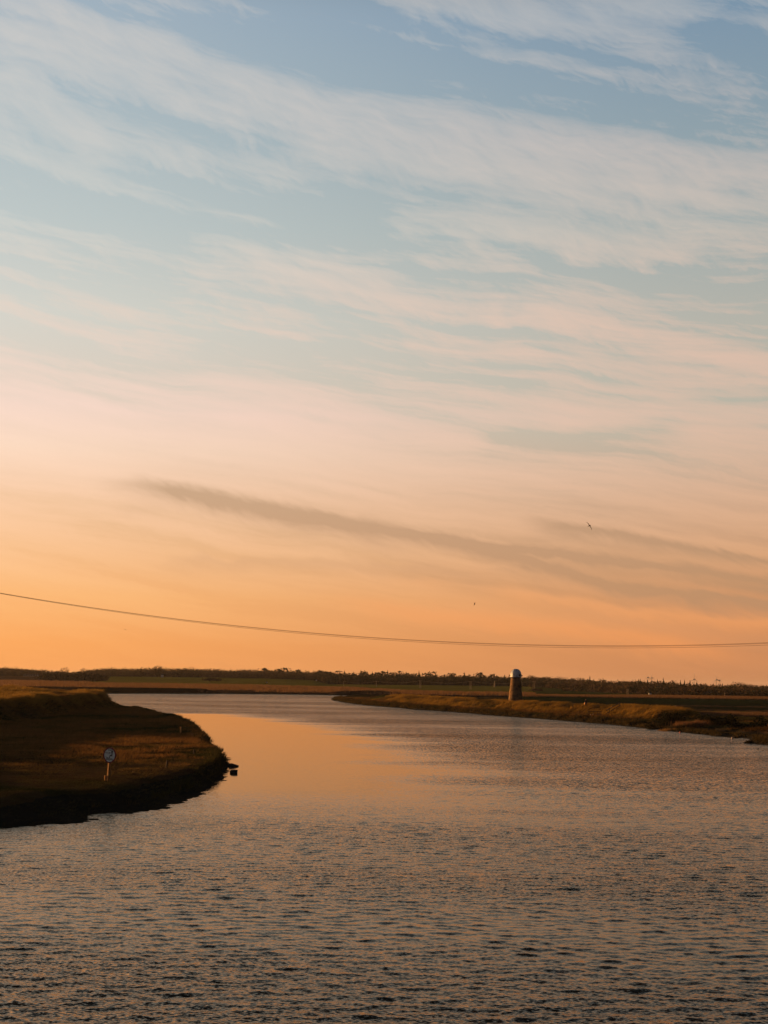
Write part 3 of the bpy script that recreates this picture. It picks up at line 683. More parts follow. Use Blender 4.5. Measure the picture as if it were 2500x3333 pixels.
# hedges far left
def bush(name, c, dims, n, col, label, cat='bush', sz=.5, group=None, kind=None):
    g = rng.normal(0, 1, (n, 3)); g[:, 2] = np.abs(g[:, 2]); g /= np.linalg.norm(g, axis=1)[:, None]
    rad = rng.uniform(0, 1, n)**.33
    lump = 1+.22*np.sin(g[:, 0]*6+c[0])*np.cos(g[:, 1]*5+c[1])+.1*np.sin(g[:, 0]*15+2)
    pp = g*(rad*lump)[:, None]*np.array(dims)
    s = rng.normal(0, 1, (n, 3)); s /= np.linalg.norm(s, axis=1)[:, None]; d = rng.normal(0, 1, (n, 3))*sz*.8+g*sz*.5
    V = np.stack([pp-s*sz*.5, pp+s*sz*.5, pp+d], 1).reshape(-1, 3)
    col = np.asarray(col)*rng.uniform(.6, 1.4, (n, 1)); 
    e = empty(name, c, label=label, cat=cat, group=group)
    link('foliage', mesh_np('foliage', V, np.arange(len(V)).reshape(-1, 3), np.repeat(col, 3, 0)), M_grass, e)
    MB().tube([(0, 0, -.2), (0, 0, dims[2]*.5)], [dims[2]*.06, dims[2]*.03], 6).build('stem', M_bark, e)
for px, y0, y1, wpx, lab in ((185,2193,2212,60,'low dark hedge block at far left, left of the longer one'),(268,2194,2214,56,'dark hedge ending at the edge of the green field at left'),(320,2198,2214,28,'dark rounded hedge end beside the green field')):
    b0 = at(px, y1, 1130); t0 = at(px, y0, 1130)
    bush('hedge', tuple(b0), (wpx/F*1130, 6, t0.z-b0.z), 1500, (.022, .020, .012), lab, 'hedge', 1.2, 'dark hedges at the far left')
for px, y0, y1, wpx in ((1745,2242,2251,22),(690,2209,2214,30)):
    b0 = at(px, y1, 1060); t0 = at(px, y0, 1060)
    bush('bush', tuple(b0), (wpx/F*1060, 6, t0.z-b0.z), 500, (.035, .028, .016), 'low brown scrub mound in the field just right of the mill' if px > 1000 else 'low brown scrub patch in the green field above the river', 'bush', .9)

# ------------------------------------------------------------------ drainage mill
def mill():
    d = 362.0; p0 = at(1678, 2282, d); zb = float(height(p0.x, d)); s = d/F
    e = empty('drainage_mill', (p0.x, d, zb), label='tapering brick mill tower with a white boarded dome cap behind the flood bank', cat='windmill')
    e.rotation_euler = (0, R(.5), R(20))
    ztop = at(1677, 2202.5, d).z-zb; zc = at(1677, 2177, d).z-zb
    rb = 25.5*s*(1+.05); rt = 15.2*s
    n = 14; prof = [(rb+(rt-rb)*(i/n)**.88, -.3+(ztop+.3)*i/n) for i in range(n+1)]
    MB().lathe(prof, 56, wob=lambda a, z: .012*math.sin(a*3+z*1.7)).build('tower', M_brick, e, True)
    rc = 17.8*s; hc = zc-ztop; sk = hc*.2
    pr = [(rc*.95, ztop-.12), (rc*1.0, ztop-.10), (rc*1.0, ztop+sk)]
    for i in range(1, 11):
        a = math.pi/2*i/10; pr.append((max(rc*math.cos(a)**.95, .03), ztop+sk+(hc-sk)*math.sin(a)))
    capo = MB().lathe(pr, 44, wob=lambda a, z: .014*(1 if int(a/(2*math.pi)*44) % 2 else -1)).build('cap', M_cap, e)
    for k in range(11):                     # standing ribs between the boards
        a = 2*math.pi*k/11+.2; m = MB()
        m.tube([(r*math.cos(a)*1.01, r*math.sin(a)*1.01, z) for r, z in pr[1:-1]], .035, 5); m.build('rib', M_cap, capo)
    MB().box((0, 0, 0), (.55, .1, .5)).build('hatch', M_black, capo).matrix_local = Matrix.Translation((rc*math.cos(-1.2)*.98, rc*math.sin(-1.2)*.98, ztop+sk*.95)) @ Matrix.Rotation(-1.2+math.pi/2, 4, 'Z')
    for sgn in (-1, 1):
        m = MB(); a = R(-20)
        m.beam((sgn*rc*.7*math.cos(a), sgn*rc*.7*math.sin(a), ztop+sk*.8), (sgn*(rc+.32)*math.cos(a), sgn*(rc+.32)*math.sin(a), ztop+sk*.8), .26, .24); m.build('beam_end', M_black, e)
    MB().lathe([(rt*1.02, ztop-.3), (rt*1.1, ztop-.2), (rt*1.1, ztop-.1)], 40).build('curb_ring', M_darkpost, e)
mill()

# ------------------------------------------------------------------ water-ski sign
def sign():
    b0 = hit(350, 2533, 1.15); d = b0.y; s = d/F
    e = empty('water_ski_sign', (b0.x, d, float(height(b0.x, d))), label='round red-ringed START water-ski sign on a timber post in the marsh grass', cat='sign')
    z0 = e.location.z
    cpt = at(357.5, 2458, d); top = cpt.z-z0; cx = cpt.x-b0.x; r = 25.3*s
    e.rotation_euler = (0, 0, 0)
    MB().tube([(0, .10, -.3), (cx, .10, top+r*.6)], .085, 4).build('post', M_lit, e)
    rotz = R(-27)
    Mx = Matrix.Translation((cx, -.05, top)) @ Matrix.Rotation(rotz, 4, 'Z') @ Matrix.Rotation(R(2.0), 4, 'Y')
    def disc(r0, r1, y, th, name, m, par):
        n = 64; v = []; f = []
        for yy in (y, y+th):
            for rr in (r0, r1):
                v += [(rr*math.cos(2*math.pi*k/n), yy, rr*math.sin(2*math.pi*k/n)) for k in range(n)]
        for k in range(n):
            a = k; b = (k+1) % n
            f += [(a, b, n+b, n+a), (2*n+b, 2*n+a, 3*n+a, 3*n+b), (n+a, n+b, 3*n+b, 3*n+a), (b, a, 2*n+a, 2*n+b)]
        o = MB().add(v, f).build(name, m, par); return o
    pl = disc(.001, r*.99, 0, .012, 'face_plate', M_signwhite, e); pl.matrix_local = Mx
    rg = disc(r*.83, r, -.006, .022, 'border_ring', M_signred, pl)
    # pictogram, thin raised black strips; units of plate pixels from the photograph's close view (centre 720,920)
    def strips(name, lines):
        m = MB()
        for pts, wd in lines:
            q = [((x-725)/745*r*1.12, (925-y)/745*r) for x, y in pts]; wd = wd/745*r
            for (x0, y0), (x1, y1) in zip(q[:-1], q[1:]):
                L = math.hypot(x1-x0, y1-y0); ux, uy = (x1-x0)/L, (y1-y0)/L; x0 -= ux*wd*.25; x1 += ux*wd*.25; y0 -= uy*wd*.25; y1 += uy*wd*.25
                nx, ny = -uy*wd/2, ux*wd/2; v = []
                for yy in (-.004, -.001): v += [(x0+nx, yy, y0+ny), (x1+nx, yy, y1+ny), (x1-nx, yy, y1-ny), (x0-nx, yy, y0-ny)]
                m.add(v, [(0,1,2,3),(7,6,5,4),(0,4,5,1),(1,5,6,2),(2,6,7,3),(3,7,4,0)])
        return m.build(name, M_black, pl)
    head = [((965+58*math.cos(t)), (570+58*math.sin(t))) for t in np.linspace(0, 6.2832, 14)]
    strips('skier_symbol', [(head, 60), ([(925,570),(1005,570)], 90), ([(970,600),(970,700)], 60), ([(970,690),(955,980)], 95), ([(955,970),(850,955),(775,930)], 80), ([(775,930),(715,1190)], 72), ([(950,685),(850,690),(690,715)], 42), ([(680,655),(680,790)], 40), ([(690,725),(210,735)], 40), ([(340,1100),(420,1150),(560,1180),(760,1200)], 45)])
    w1 = [(x, 1265-30*math.cos((x-350)/370*2*math.pi+3.1)) for x in range(340, 1140, 40)]
    w2 = [(x, 1355-30*math.cos((x-350)/370*2*math.pi+3.1)) for x in range(310, 1130, 40)]
    strips('wave_lines', [(w1, 42), (w2, 42)])
    cu = bpy.data.curves.new('lettering', 'FONT'); cu.body = 'START'; cu.size = r*.235; cu.align_x = 'CENTER'; cu.extrude = .0015; cu.offset = .0015
    to = bpy.data.objects.new('tmp', cu); C.objects.link(to); bpy.context.view_layer.update()
    me = bpy.data.meshes.new_from_object(to.evaluated_get(bpy.context.evaluated_depsgraph_get())); bpy.data.objects.remove(to)
    lo = link('lettering', me, M_black, pl); lo.matrix_local = Matrix.Translation((r*.05, -.003, r*.57)) @ Matrix.Rotation(R(90), 4, 'X')
    b1 = hit(343, 2535, 1.1)
    MB().tube([(0, 0, -.2), (-.02, 0, .30)], .06, 4).build('short_stake', M_lit, label='short stub of a timber stake at the foot of the sign post', cat='post').location = (b1.x, b1.y, float(height(b1.x, b1.y)))
sign()

def stake(px, yb, yt, wid, m, label, zz=1.0, name='post', group=None, lean=0):
    b = hit(px, yb, zz); z0 = float(height(b.x, b.y)); h = at(px, yt, b.y).z-at(px, yb, b.y).z
    o = MB().tube([(0, 0, -.3), (lean, 0, h+.08)], wid*.75, 4).build(name, m, label=label, cat='post', group=group); o.location = (b.x, b.y, z0)
stake(588, 2387, 2369, .12, M_lit, 'slim timber post with a sunlit side near the tip of the left marsh')
stake(540, 2500, 2480, .10, M_darkpost, 'leaning dark stake half hidden in marsh grass right of the sign', lean=.08)
stake(631, 2452, 2441, .09, M_darkpost, 'thin dark stake in the marsh between the sign and the left point')
stake(2199, 2318, 2304, .2, M_post, 'square timber post at the end of the golden flood bank', 1.9)
stake(2221, 2326, 2317, .15, M_darkpost, 'short dark post just right of the square one at the bank end', 1.2)
stake(2304, 2326, 2313, .14, M_post, 'thin post standing alone in the reeds right of the bank end', .9)
stake(2470, 2342, 2332, .14, M_post, 'thin post in the orange grass near the right edge', .9)

# rocks / blocks off the point
def rock(px, yb, wpx, hpx, label, wedge):
    b = hit(px, yb, 0); s = b.y/F; w_ = wpx*s; h = hpx*s
    v = []; n = 10
    prof = [(-.5, .95), (-.2, 1.05), (.1, .8), (.5, .35)] if wedge else [(-.5, .55), (-.3, .9), (.0, 1.0), (.48, .93)]
    m = MB(); vs = []
    for x, hh_ in prof:
        for (yy, zz) in ((-.35, -.6), (-.33, hh_*.9), (-.2, hh_), (.2, hh_*.97), (.33, hh_*.8), (.35, -.6)):
            vs.append((x*w_+rng.uniform(-.02, .02), yy*w_*1.1+rng.uniform(-.03, .03), zz*h+rng.uniform(-.015, .015)))
    fs = [(i*6+k, i*6+(k+1) % 6, (i+1)*6+(k+1) % 6, (i+1)*6+k) for i in range(3) for k in range(6)]+[tuple(range(6))[::-1], tuple(18+k for k in range(6))]
    o = m.add(vs, fs).build('broken_block', M_stone, label=label, cat='rock', group='broken blocks off the left point'); o.location = (b.x, b.y, 0)
rock(761, 2495, 30, 10, 'dark wedge-shaped slab jutting from the left point, upper of the two blocks', True)
rock(760.5, 2516, 24, 11, 'dark square-ended block in the water below the wedge-shaped slab', False)

# mud pool patches on the left marsh
def patch(pts, z, m, name):
    v = [(*H(px, py, z), z+.03) for px, py in pts]; MB().add(v, [tuple(range(len(v)))]).build(name, m, kind='structure')

# ------------------------------------------------------------------ walker
def person():
    b = at(1907, 2294, 306); z0 = float(height(b.x, 306)); 
    e = empty('person', (b.x, 306, z0), R(25), label='walker in a dark jacket carrying an orange bag on top of the flood bank', cat='person')
    J = {'pel': (0, 0, .95), 'wai': (0, .01, 1.1), 'che': (0, .02, 1.32), 'nek': (0, .01, 1.5), 'hdl': (0, -.01, 1.57), 'hdm': (0, -.02, 1.65), 'hdt': (0, 0, 1.75),
         'hL': (-.1, 0, .9), 'kL': (-.12, -.10, .5), 'aL': (-.12, .05, .09), 'tL': (-.13, -.14, .04), 'hR': (.1, 0, .9), 'kR': (.11, .04, .5), 'aR': (.11, .26, .12), 'tR': (.12, .12, .03),
         'sL': (-.19, .02, 1.42), 'eL': (-.26, .03, 1.14), 'wL': (-.27, -.08, .9), 'pL': (-.27, -.11, .83), 'sR': (.19, .02, 1.42), 'eR': (.26, .08, 1.15), 'wR': (.25, -.05, .93), 'pR': (.25, -.08, .86)}
    Rr = {'pel': .14, 'wai': .13, 'che': .16, 'nek': .06, 'hdl': .075, 'hdm': .095, 'hdt': .06, 'hL': .1, 'kL': .065, 'aL': .042, 'tL': .035, 'hR': .1, 'kR': .065, 'aR': .042, 'tR': .035, 'sL': .07, 'eL': .045, 'wL': .032, 'pL': .034, 'sR': .07, 'eR': .045, 'wR': .032, 'pR': .034}
    E = ['pel wai', 'wai che', 'che nek', 'nek hdl', 'hdl hdm', 'hdm hdt', 'pel hL', 'hL kL', 'kL aL', 'aL tL', 'pel hR', 'hR kR', 'kR aR', 'aR tR', 'che sL', 'sL eL', 'eL wL', 'wL pL', 'che sR', 'sR eR', 'eR wR', 'wR pR']
    for s in 'LR':
        p = Vector(J['p'+s])
        for k in range(5):
            nm = 'f%d%s' % (k, s); off = Vector((0, (k-1.5)*.02, -.085+abs(k-1.5)*.008)) if k < 4 else Vector((0, -.05, -.03))
            J[nm] = tuple(p+off*.5); J[nm+'t'] = tuple(p+off+Vector((.012 if s == 'L' else -.012, 0, 0))); Rr[nm] = .009; Rr[nm+'t'] = .008; E += ['p%s %s' % (s, nm), '%s %st' % (nm, nm)]
    def skinned(name, keys, edges, scale, m, par):
        ks = list(keys); me = bpy.data.meshes.new(name); me.from_pydata([J[k] for k in ks], [tuple(ks.index(a) for a in ed.split()) for ed in edges], [])
        o = bpy.data.objects.new('tmp', me); C.objects.link(o); md = o.modifiers.new('s', 'SKIN'); 
        for i, k in enumerate(ks): me.skin_vertices[0].data[i].radius = (Rr[k]*scale,)*2
        me.skin_vertices[0].data[0].use_root = True
        sb = o.modifiers.new('u', 'SUBSURF'); sb.levels = 2
        bpy.context.view_layer.update()
        m2 = bpy.data.meshes.new_from_object(o.evaluated_get(bpy.context.evaluated_depsgraph_get())); bpy.data.objects.remove(o)
        for p in m2.polygons: p.use_smooth = True
        return link(name, m2, m, par)
    body = skinned('body', J, E, 1, M_skin, e)
    skinned('jacket', ['wai', 'pel', 'che', 'nek', 'sL', 'eL', 'wL', 'sR', 'eR', 'wR'], ['pel wai', 'wai che', 'che nek', 'che sL', 'sL eL', 'eL wL', 'che sR', 'sR eR', 'eR wR'], 1.18, M_cloth, e)
    skinned('trousers', ['pel', 'hL', 'kL', 'aL', 'hR', 'kR', 'aR'], ['pel hL', 'hL kL', 'kL aL', 'pel hR', 'hR kR', 'kR aR'], 1.14, M_trous, e)
    MB().lathe([(.104, 1.66), (.108, 1.69), (.095, 1.75), (.05, 1.79), (.004, 1.80)], 16).build('woolly_hat', M_cloth, e, True)
    for s in (-1, 1):
        MB().lathe([(.004, -.006), (.012, 0), (.004, .006)], 8).build('eye', M_black, e).location = (s*.033, -.112, 1.655)
    m = MB(); hx, hy, hz = -.33, -.05, .80
    m.add([(hx+x*(.07 if z < 0 else .05), hy+y*(.15 if z < 0 else .12), hz+z*.2-.02) for x in (-1, 1) for y in (-1, 1) for z in (-1, 1)], [(0,1,3,2),(4,6,7,5),(0,4,5,1),(2,3,7,6),(0,2,6,4),(1,5,7,3)])
    m.tube([(hx, hy-.08, hz+.17), (hx+.04, hy-.02, hz+.27), (hx, hy+.06, hz+.17)], .012, 5)
    bg_ = m.build('carried_bag', M_bag, label='orange bag held in the walker\'s hand on the flood bank', cat='bag')
    bg_.location = e.location; bg_.rotation_euler = e.rotation_euler
person()

# ------------------------------------------------------------------ railing and steps handrail
def railing():
    d = 273.0; a = at(1913, 2309, d); b = at(1958, 2311, d); zt = a.z
    xb = (a.x+b.x)/2; z0 = float(height(xb, d)); e = empty('timber_railing', (xb, d, z0), label='dark timber railing with upright posts at the foot of the flood bank', cat='railing')
    L = (b.x-a.x); ht = .98
    MB().beam((-L/2, 0, ht), (L/2, 0, ht-.03), .16, .12).build('top_rail', M_darkpost, e)
    MB().beam((-L/2+.1, .05, .42), (L/2, .05, .42), .07, .09).build('lower_rail', M_darkpost, e)
    for x in (-.42, -.1, .22, .36, .46): MB().beam((x*L, 0, -.4), (x*L, 0, ht-.06), .10, .10).build('upright', M_darkpost, e)
    for px, y0, y1, lab in ((1922, 2326, 2317, 'short sunlit pale stake in front of the railing, left of the pair'), (1930, 2326, 2315, 'taller sunlit pale stake in front of the railing, right of the pair')):
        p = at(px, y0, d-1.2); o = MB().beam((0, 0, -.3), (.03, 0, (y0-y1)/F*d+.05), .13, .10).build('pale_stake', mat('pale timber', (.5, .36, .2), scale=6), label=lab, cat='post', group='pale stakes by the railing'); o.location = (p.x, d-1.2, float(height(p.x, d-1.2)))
railing()
def handrail():
    lo = hit(1983, 2323, 1.2); hi = at(2016, 2305, lo.y+9)
    e = empty('steps_handrail', (lo.x, lo.y, float(height(lo.x, lo.y))), label='dark sloping handrail with two posts climbing the flood bank', cat='handrail')
    zh = float(height(hi.x, hi.y))-e.location.z; v0 = Vector((0, 0, 0)); v1 = Vector((hi.x-lo.x, hi.y-lo.y, zh))
    dirv = v1-v0
    for v_ in (v0, v1): MB().beam(v_+Vector((0, 0, -.3)), v_+Vector((0, 0, 1.12)), .14, .14).build('post', M_darkpost, e)
    for h_, nm in ((1.0, 'top_rail'), (.42, 'lower_rail')):
        MB().beam(v0-dirv*.28+Vector((0, -.08, h_)), v1+dirv*.08+Vector((0, -.08, h_)), .07, .13).build(nm, M_darkpost, e)
handrail()

# dark bush and scrub on the right bank
def gb(px, yb, zz=None): b = hit(px, yb, .8); return (b.x, b.y, float(height(b.x, b.y))-.1)
bush('bush', gb(2185, 2352), (2.5, 2.0, 2.0), 3200, (.018, .017, .009), 'large dark rounded bush on the end of the golden flood bank', 'bush', .16)
bush('bush', gb(2160, 2356), (1.2, 1.0, .9), 900, (.02, .018, .01), 'small dark bush at the water side of the large rounded bush', 'bush', .14)
bush('bush', gb(2122, 2357), (.9, .8, 1.0), 600, (.024, .02, .01), 'small dark shrub left of the large rounded bush on the shore', 'bush', .14)
def clump(name, px, yb, wd, hh_, n, c0, c1, label, cat='reeds', lean=.2, group=None):
    c = gb(px, yb); x = rng.normal(0, wd/2.4, n); y = rng.normal(0, .8, n)
    Z = height(c[0]+x, c[1]+y)-c[2]
    V, col = blades(np.stack([x, y, Z], -1), 7, hh_, .10, .2, lean, c0, c1)
    o = link(name, mesh_np(name, V, np.arange(len(V)).reshape(-1, 3), col), M_grass, label=label, cat=cat, group=group); o.location = c
clump('reed_clump', 2243, 2358, 2.6, 1.15, 420, (.12, .06, .03), (.25, .13, .06), 'clump of rusty brown reeds right of the large dark bush')
clump('reed_clump', 2206, 2359, .9, .9, 120, (.12, .06, .03), (.25, .13, .06), 'small tuft of rusty reeds at the foot of the dark bush')
clump('reed_clump', 2160, 2362, 1.4, .5, 120, (.15, .08, .03), (.3, .17, .06), 'low orange reeds on the shore left of the dark bush')
for i, (px, yb, w_, h_, lab) in enumerate(((2368,2392,1.3,.95,'dark olive shrub on the mud left of the creek mouth'),(2345,2390,.8,.7,'small olive shrub at the mud edge further left of the creek mouth'),(2280,2378,1.5,.6,'low scrub on the foreshore below the brown reeds'),
        (2470,2412,1.0,.8,'black scrub on the near side of the creek mouth'),(2492,2420,1.5,1.25,'large black scrub bush at the right edge of the shore'),(2440,2398,.7,.4,'low dark tuft in the mouth of the creek'),(1945,2347,2.0,.7,'dark scrub on the shore below the railing'),(1905,2344,1.2,.8,'rounded dark scrub at the left end of the shore below the railing'),(2060,2360,1.5,.6,'dark scrub on the shore right of the steps'))):
    bush('bush', gb(px, yb), (w_, w_*.7, h_), 900, (.03, .024, .011), lab, 'bush', .13, 'scrub bushes along the right shore')
# long dark hedge on the right behind the shore
hn = 9000; hx = rng.uniform(0, 1, hn); q_ = 2262+hx*330; dd_ = 233-hx*12+rng.normal(0, .8, hn)
xx_ = (q_-1250)/F*dd_; zz_ = height(xx_, dd_); hz_ = rng.uniform(0, 1, hn)*(1.1+.3*np.sin(hx*23)+.2*np.sin(hx*61))*sst(0, .05, hx)
g_ = np.stack([xx_, dd_, zz_+hz_], -1); s_g = rng.normal(0, .09, (hn, 3)); V_ = np.stack([g_-s_g, g_+s_g, g_+rng.normal(0, .14, (hn, 3))], 1).reshape(-1, 3)
link('hedge', mesh_np('hedge', V_, np.arange(len(V_)).reshape(-1, 3), np.repeat(np.array([[.018, .018, .010]])*rng.uniform(.6, 1.4, (hn, 1)), 3, 0)), M_grass, label='long dark hedge behind the creek at the right edge', cat='hedge')
# little floats on the mud edge
for px, yb, c, lab in ((2383, 2401, (.7, .5, .4), 'tiny pale mooring float at the mud edge near the creek'), (2213, 2383, (.6, .12, .06), 'tiny red mooring float at the mud edge below the bush')):
    b = hit(px, yb, .15); o = MB().lathe([(.01, -.12), (.1, -.08), (.13, 0), (.1, .08), (.03, .12), (.03, .16)], 14).build('mooring_float', mat('float paint', c, .4, .4), smooth=True, label=lab, cat='buoy'); o.location = (b.x, b.y, max(float(height(b.x, b.y)), 0)+.1)

# ------------------------------------------------------------------ far details: poles, wires, turbines, buildings
def hpole(px, yt, yb, d, pair, label, m=None):
    b = at(px, yb, d); t_ = at(px, yt, d); h = t_.z-b.z
    e = empty('power_pole', (b.x, d, b.z), label=label, cat='pole', group='twin power poles across the far field')
    for x in ((-pair/2, pair/2) if pair else (0,)): MB().tube([(x, 0, -3), (x, 0, h)], [.17, .13], 8).build('pole', M_polef, e)
    MB().beam((-pair/2-.5, 0, h-.25), (pair/2+.5, 0, h-.25), .14, .14).build('cross_arm', M_polef, e)
    return (b.x, d, b.z+h)
M_polef = mat('pole timber', (.30, .22, .14), scale=2)
tops = [hpole(1119, 2217, 2234, 1120, .0, 'single thin power pole in the field in front of the plantation'), hpole(1225, 2217, 2236, 1110, .0, 'thin power pole in front of the plantation above the peninsula tip'),
        hpole(1368, 2215, 2240, 1090, .9, 'twin power pole in the green field midway to the mill'), hpole(1532, 2218, 2243, 1080, .9, 'twin power pole in the green field left of the mill'),
        hpole(1738, 2218, 2245, 1060, 1.1, 'twin power pole just right of the mill')]
hpole(2043, 2242, 2256, 860, .7, 'short twin pole at the wood edge above the steps handrail')
hpole(2359, 2255, 2268, 770, .0, 'short single pole at the wood edge near the right side')
for i in range(len(tops)-1):
    a, b = Vector(tops[i]), Vector(tops[i+1]); pts = [a.lerp(b, t)-Vector((0, 0, 4*t*(1-t)*1.6)) for t in np.linspace(0, 1, 17)]
    MB().tube(pts, .06, 5).build('power_line', M_polef, label=['thin power line strung left of the peninsula-tip pole', 'thin power line sagging over the peninsula tip', 'thin power line sagging between the two twin poles left of the mill', 'thin power line passing behind the mill between twin poles'][i], cat='cable', group='power lines across the far field')
b = at(1610, 2233, 1250); t_ = at(1610, 2215, 1250)
MB().tube([(0, 0, -2), (0, 0, (t_.z-b.z)*.2), (.1, 0, t_.z-b.z)], [.75, .6, .15], 8).build('dead_trunk', M_polef, label='pale tapering dead trunk in the field just left of the mill', cat='tree').location = b
def turbine(px, yh, dist, blade, a0, label):
    p = at(px, yh, dist); e = empty('wind_turbine', (p.x, dist, 0), label=label, cat='wind turbine', group='distant wind turbines on the skyline')
    MB().tube([(0, 0, -2), (0, 0, p.z)], [.9, .5], 10).build('tower', M_white, e)
    MB().box((0.6, -.6, p.z), (6.2, 2.2, 1.7)).build('nacelle', M_white, e)
    for k in range(3):
        a = a0+k*2*math.pi/3; u_ = Vector((math.sin(a), 0, math.cos(a)))
        MB().tube([Vector((0, -2.1, p.z))+u_*r for r in (0, blade*.2, blade*.6, blade)], [.3, .4, .25, .1], 6).build('blade', M_white, e)
    MB().tube([(0, -2.6, p.z), (0, -1.0, p.z)], [.3, .8], 10).build('hub', M_white, e)
turbine(2108.5, 2205.5, 3400, 7.5, .15, 'leftmost distant wind turbine, low behind the conifers'); turbine(2120.5, 2206.5, 3300, 9, -.05, 'distant wind turbine second from left above the trees')
turbine(2259, 2211, 3300, 15, .03, 'middle distant wind turbine with one tall upright blade'); turbine(2332, 2212.5, 3300, 12, -.1, 'distant wind turbine, left of the right-hand pair'); turbine(2340.5, 2214.5, 3500, 7, .5, 'distant wind turbine, right of the right-hand pair')
def huts():
    d = 1320; a = at(75, 2201, d); b = at(123, 2201, d); h = at(99, 2193.5, d).z-a.z; n = 6; L = b.x-a.x
    e = empty('terraced_houses', ((a.x+b.x)/2, d, a.z), label='far row of small gabled houses with chimneys at the left wood', cat='building')
    MB().box((0, 2, h*.3), (L, 4, h*.6)).build('wall', M_wall, e)
    for k in range(n):
        x = -L/2+(k+.5)*L/n; wd = L/n*.94; rf = MB().add([(x-wd/2, -.2, h*.58), (x+wd/2, -.2, h*.58), (x, -.2, h), (x-wd/2, 4.2, h*.58), (x+wd/2, 4.2, h*.58), (x, 4.2, h)], [(0,1,2),(3,5,4),(0,2,5,3),(1,4,5,2),(0,3,4,1)]).build('roof', M_roof, e)
        MB().box((x+wd*.3, 1.5, h*.98), (.35, .35, .8)).build('chimney', M_wall, rf)
        MB().box((x, -.06, h*.32), (wd*.35, .1, h*.25)).build('window', M_black, e)
huts()
def shed(px, yb, yt, wpx, d, label, name='cottage'):
    a = at(px, yb, d); h = at(px, yt, d).z-a.z; W = wpx/F*d; e = empty(name, (a.x, d, a.z), label=label, cat='building')
    MB().box((0, 0, h*.3-.3), (W, W*.8, h*.6+.6)).build('wall', M_white, e)
    MB().add([(-W/2-.1, -W*.45, h*.6), (W/2+.1, -W*.45, h*.6), (W/2+.1, W*.45, h*.6), (-W/2-.1, W*.45, h*.6), (-W/2, 0, h), (W/2, 0, h)], [(0,1,5,4),(2,3,4,5),(0,4,3),(1,2,5),(0,3,2,1)]).build('roof', M_roof, e)
    MB().box((W*.15, -W*.4-.03, h*.25), (W*.2, .05, h*.3)).build('door', M_black, e)
shed(528, 2202, 2194, 7, 1385, 'small white cottage at the wood edge above the left green field')
shed(152, 2199, 2193, 4, 1300, 'tiny sunlit hut right of the row of houses at far left', 'hut')
shed(868, 2222, 2218.5, 4, 1190, 'tiny white shed alone in the middle of the green field', 'shed')
shed(1030, 2214, 2211.5, 4, 1330, 'tiny white shed at the wood corner left of the plantation', 'shed')
shed(686, 2213, 2210, 5, 1200, 'tiny white shed beside the scrub patch in the left green field', 'shed')
shed(2116, 2259, 2254, 8, 800, 'small pale shed at the wood edge below the left turbines', 'shed')

# ------------------------------------------------------------------ overhead cables
WD = 150.0
def wz(x, sep):
    q = 1250+F*x/WD; rel = 122.5+145*((q-1850)/1850)**2
    return CAMH+rel*WD/F*1.0-sep(q)*WD/F
for sep, yo, rr, lab in ((lambda q: 0, 0, .017, 'uppermost overhead cable crossing the sunset sky'), (lambda q: 1.0+1.4*(q/2500), .3, .013, 'middle overhead cable, close under the uppermost one'), (lambda q: 1.6+5.6*(q/2500)**.7 if q > 0 else 1.6, .9, .014, 'lowest of the three overhead cables')):
    xs = np.linspace(-59, 98, 90); pts = [(x, WD+yo, wz(x, sep)) for x in xs]
    MB().tube(pts, rr, 6).build('overhead_cable', M_wire, label=lab, cat='cable', group='overhead cables across the river')
for x in (-59, 98):
    z0 = float(height(x, WD)); zt = wz(x, lambda q: 0)
    e = empty('cable_pole', (x, WD+.4, z0), label='tall timber pole carrying the overhead cables on the %s bank' % ('left' if x < 0 else 'right'), cat='pole')
    MB().tube([(0, 0, -1), (0, 0, zt-z0+.3)], [.17, .11], 10).build('pole', M_post, e); MB().beam((0, -.9, zt-z0), (0, .9, zt-z0), .12, .12).build('cross_arm', M_post, e)

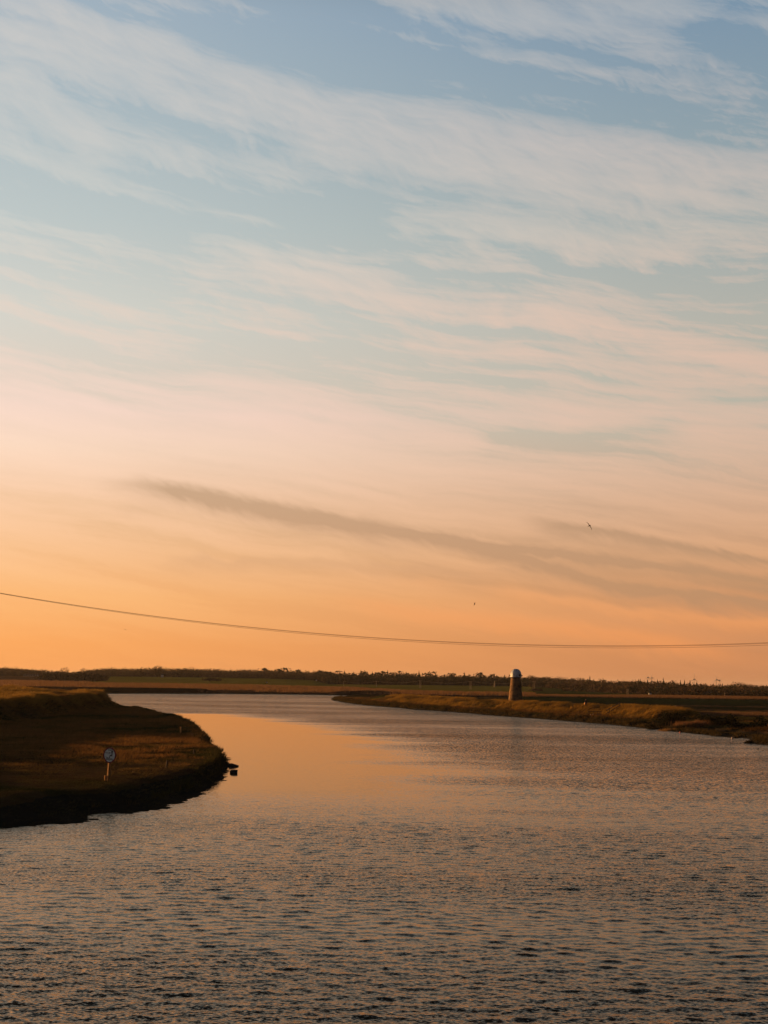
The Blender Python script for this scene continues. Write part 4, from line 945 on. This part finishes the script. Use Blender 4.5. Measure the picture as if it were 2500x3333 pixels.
# ------------------------------------------------------------------ birds
def bird(px, py, d, span, roll, yaw, fold, label, wing2=1.0):
    e = at(px, py, d); m = MB(); s = span
    m.tube([(0, -.26*s, 0), (0, -.2*s, .01*s), (0, -.05*s, 0), (0, .12*s, 0), (0, .24*s, .0), (0, .33*s, 0)], [.008*s, .03*s, .055*s, .04*s, .02*s, .035*s], 8)
    for sg, ln in ((-1, 1.0), (1, wing2)):
        pts = [(0, 0), (.18, fold*.5), (.34, fold*.2), (.5, -fold)]
        ch = [.15, .13, .09, .02]; v = []
        for (xx, zz), c in zip(pts, ch):
            for yy, th in ((-c*.5, 0), (-c*.1, .012), (c*.55, 0), (-c*.1, -.006)): v.append((sg*xx*s*ln, (yy-xx*.10+xx*xx*.5)*s, (zz+th)*s))
        f = [(i*4+k, i*4+(k+1) % 4, (i+1)*4+(k+1) % 4, (i+1)*4+k) for i in range(3) for k in range(4)]+[(0,1,2,3),(12,15,14,13)]
        m.add(v, f)
    o = m.build('flying_bird', M_bird, label=label, cat='bird', group='birds in flight'); o.location = e
    o.rotation_mode = 'QUATERNION'; o.rotation_quaternion = (Matrix.Rotation(roll, 3, 'Y') @ Matrix.Rotation(yaw[1], 3, 'X') @ Matrix.Rotation(yaw[0], 3, 'Z')).to_quaternion()
bird(1919, 1711, 180, 1.25, R(52), (R(8), R(-20)), .04, 'long-winged bird banking steeply high over the right of the river')
bird(1545, 1965, 200, .85, R(-70), (R(70), R(10)), -.1, 'small bird with wings drawn down above the middle wire span')
bird(408, 2049, 300, .6, R(40), (R(50), R(20)), .1, 'tiny bird below the cables over the left bank')
bird(1487, 2091, 350, .3, R(10), (R(70), R(0)), .1, 'tiny speck of a bird against the lowest cable')

# ------------------------------------------------------------------ haze
hz = bpy.data.materials.new('evening haze'); hz.use_nodes = True; t = hz.node_tree; t.nodes.clear()
pv = t.nodes.new('ShaderNodeVolumePrincipled'); pv.inputs['Color'].default_value = (.95, .88, .8, 1); pv.inputs['Density'].default_value = HZ if (HZ := .000028) else 0
pv.inputs['Anisotropy'].default_value = .3
oo = t.nodes.new('ShaderNodeOutputMaterial'); t.links.new(pv.outputs[0], oo.inputs['Volume'])
hb_ = MB().box((0, 3000, 22), (20000, 24000, 50)).build('haze', hz, kind='stuff', label='thin evening haze over the flats'); hb_['category'] = 'haze'
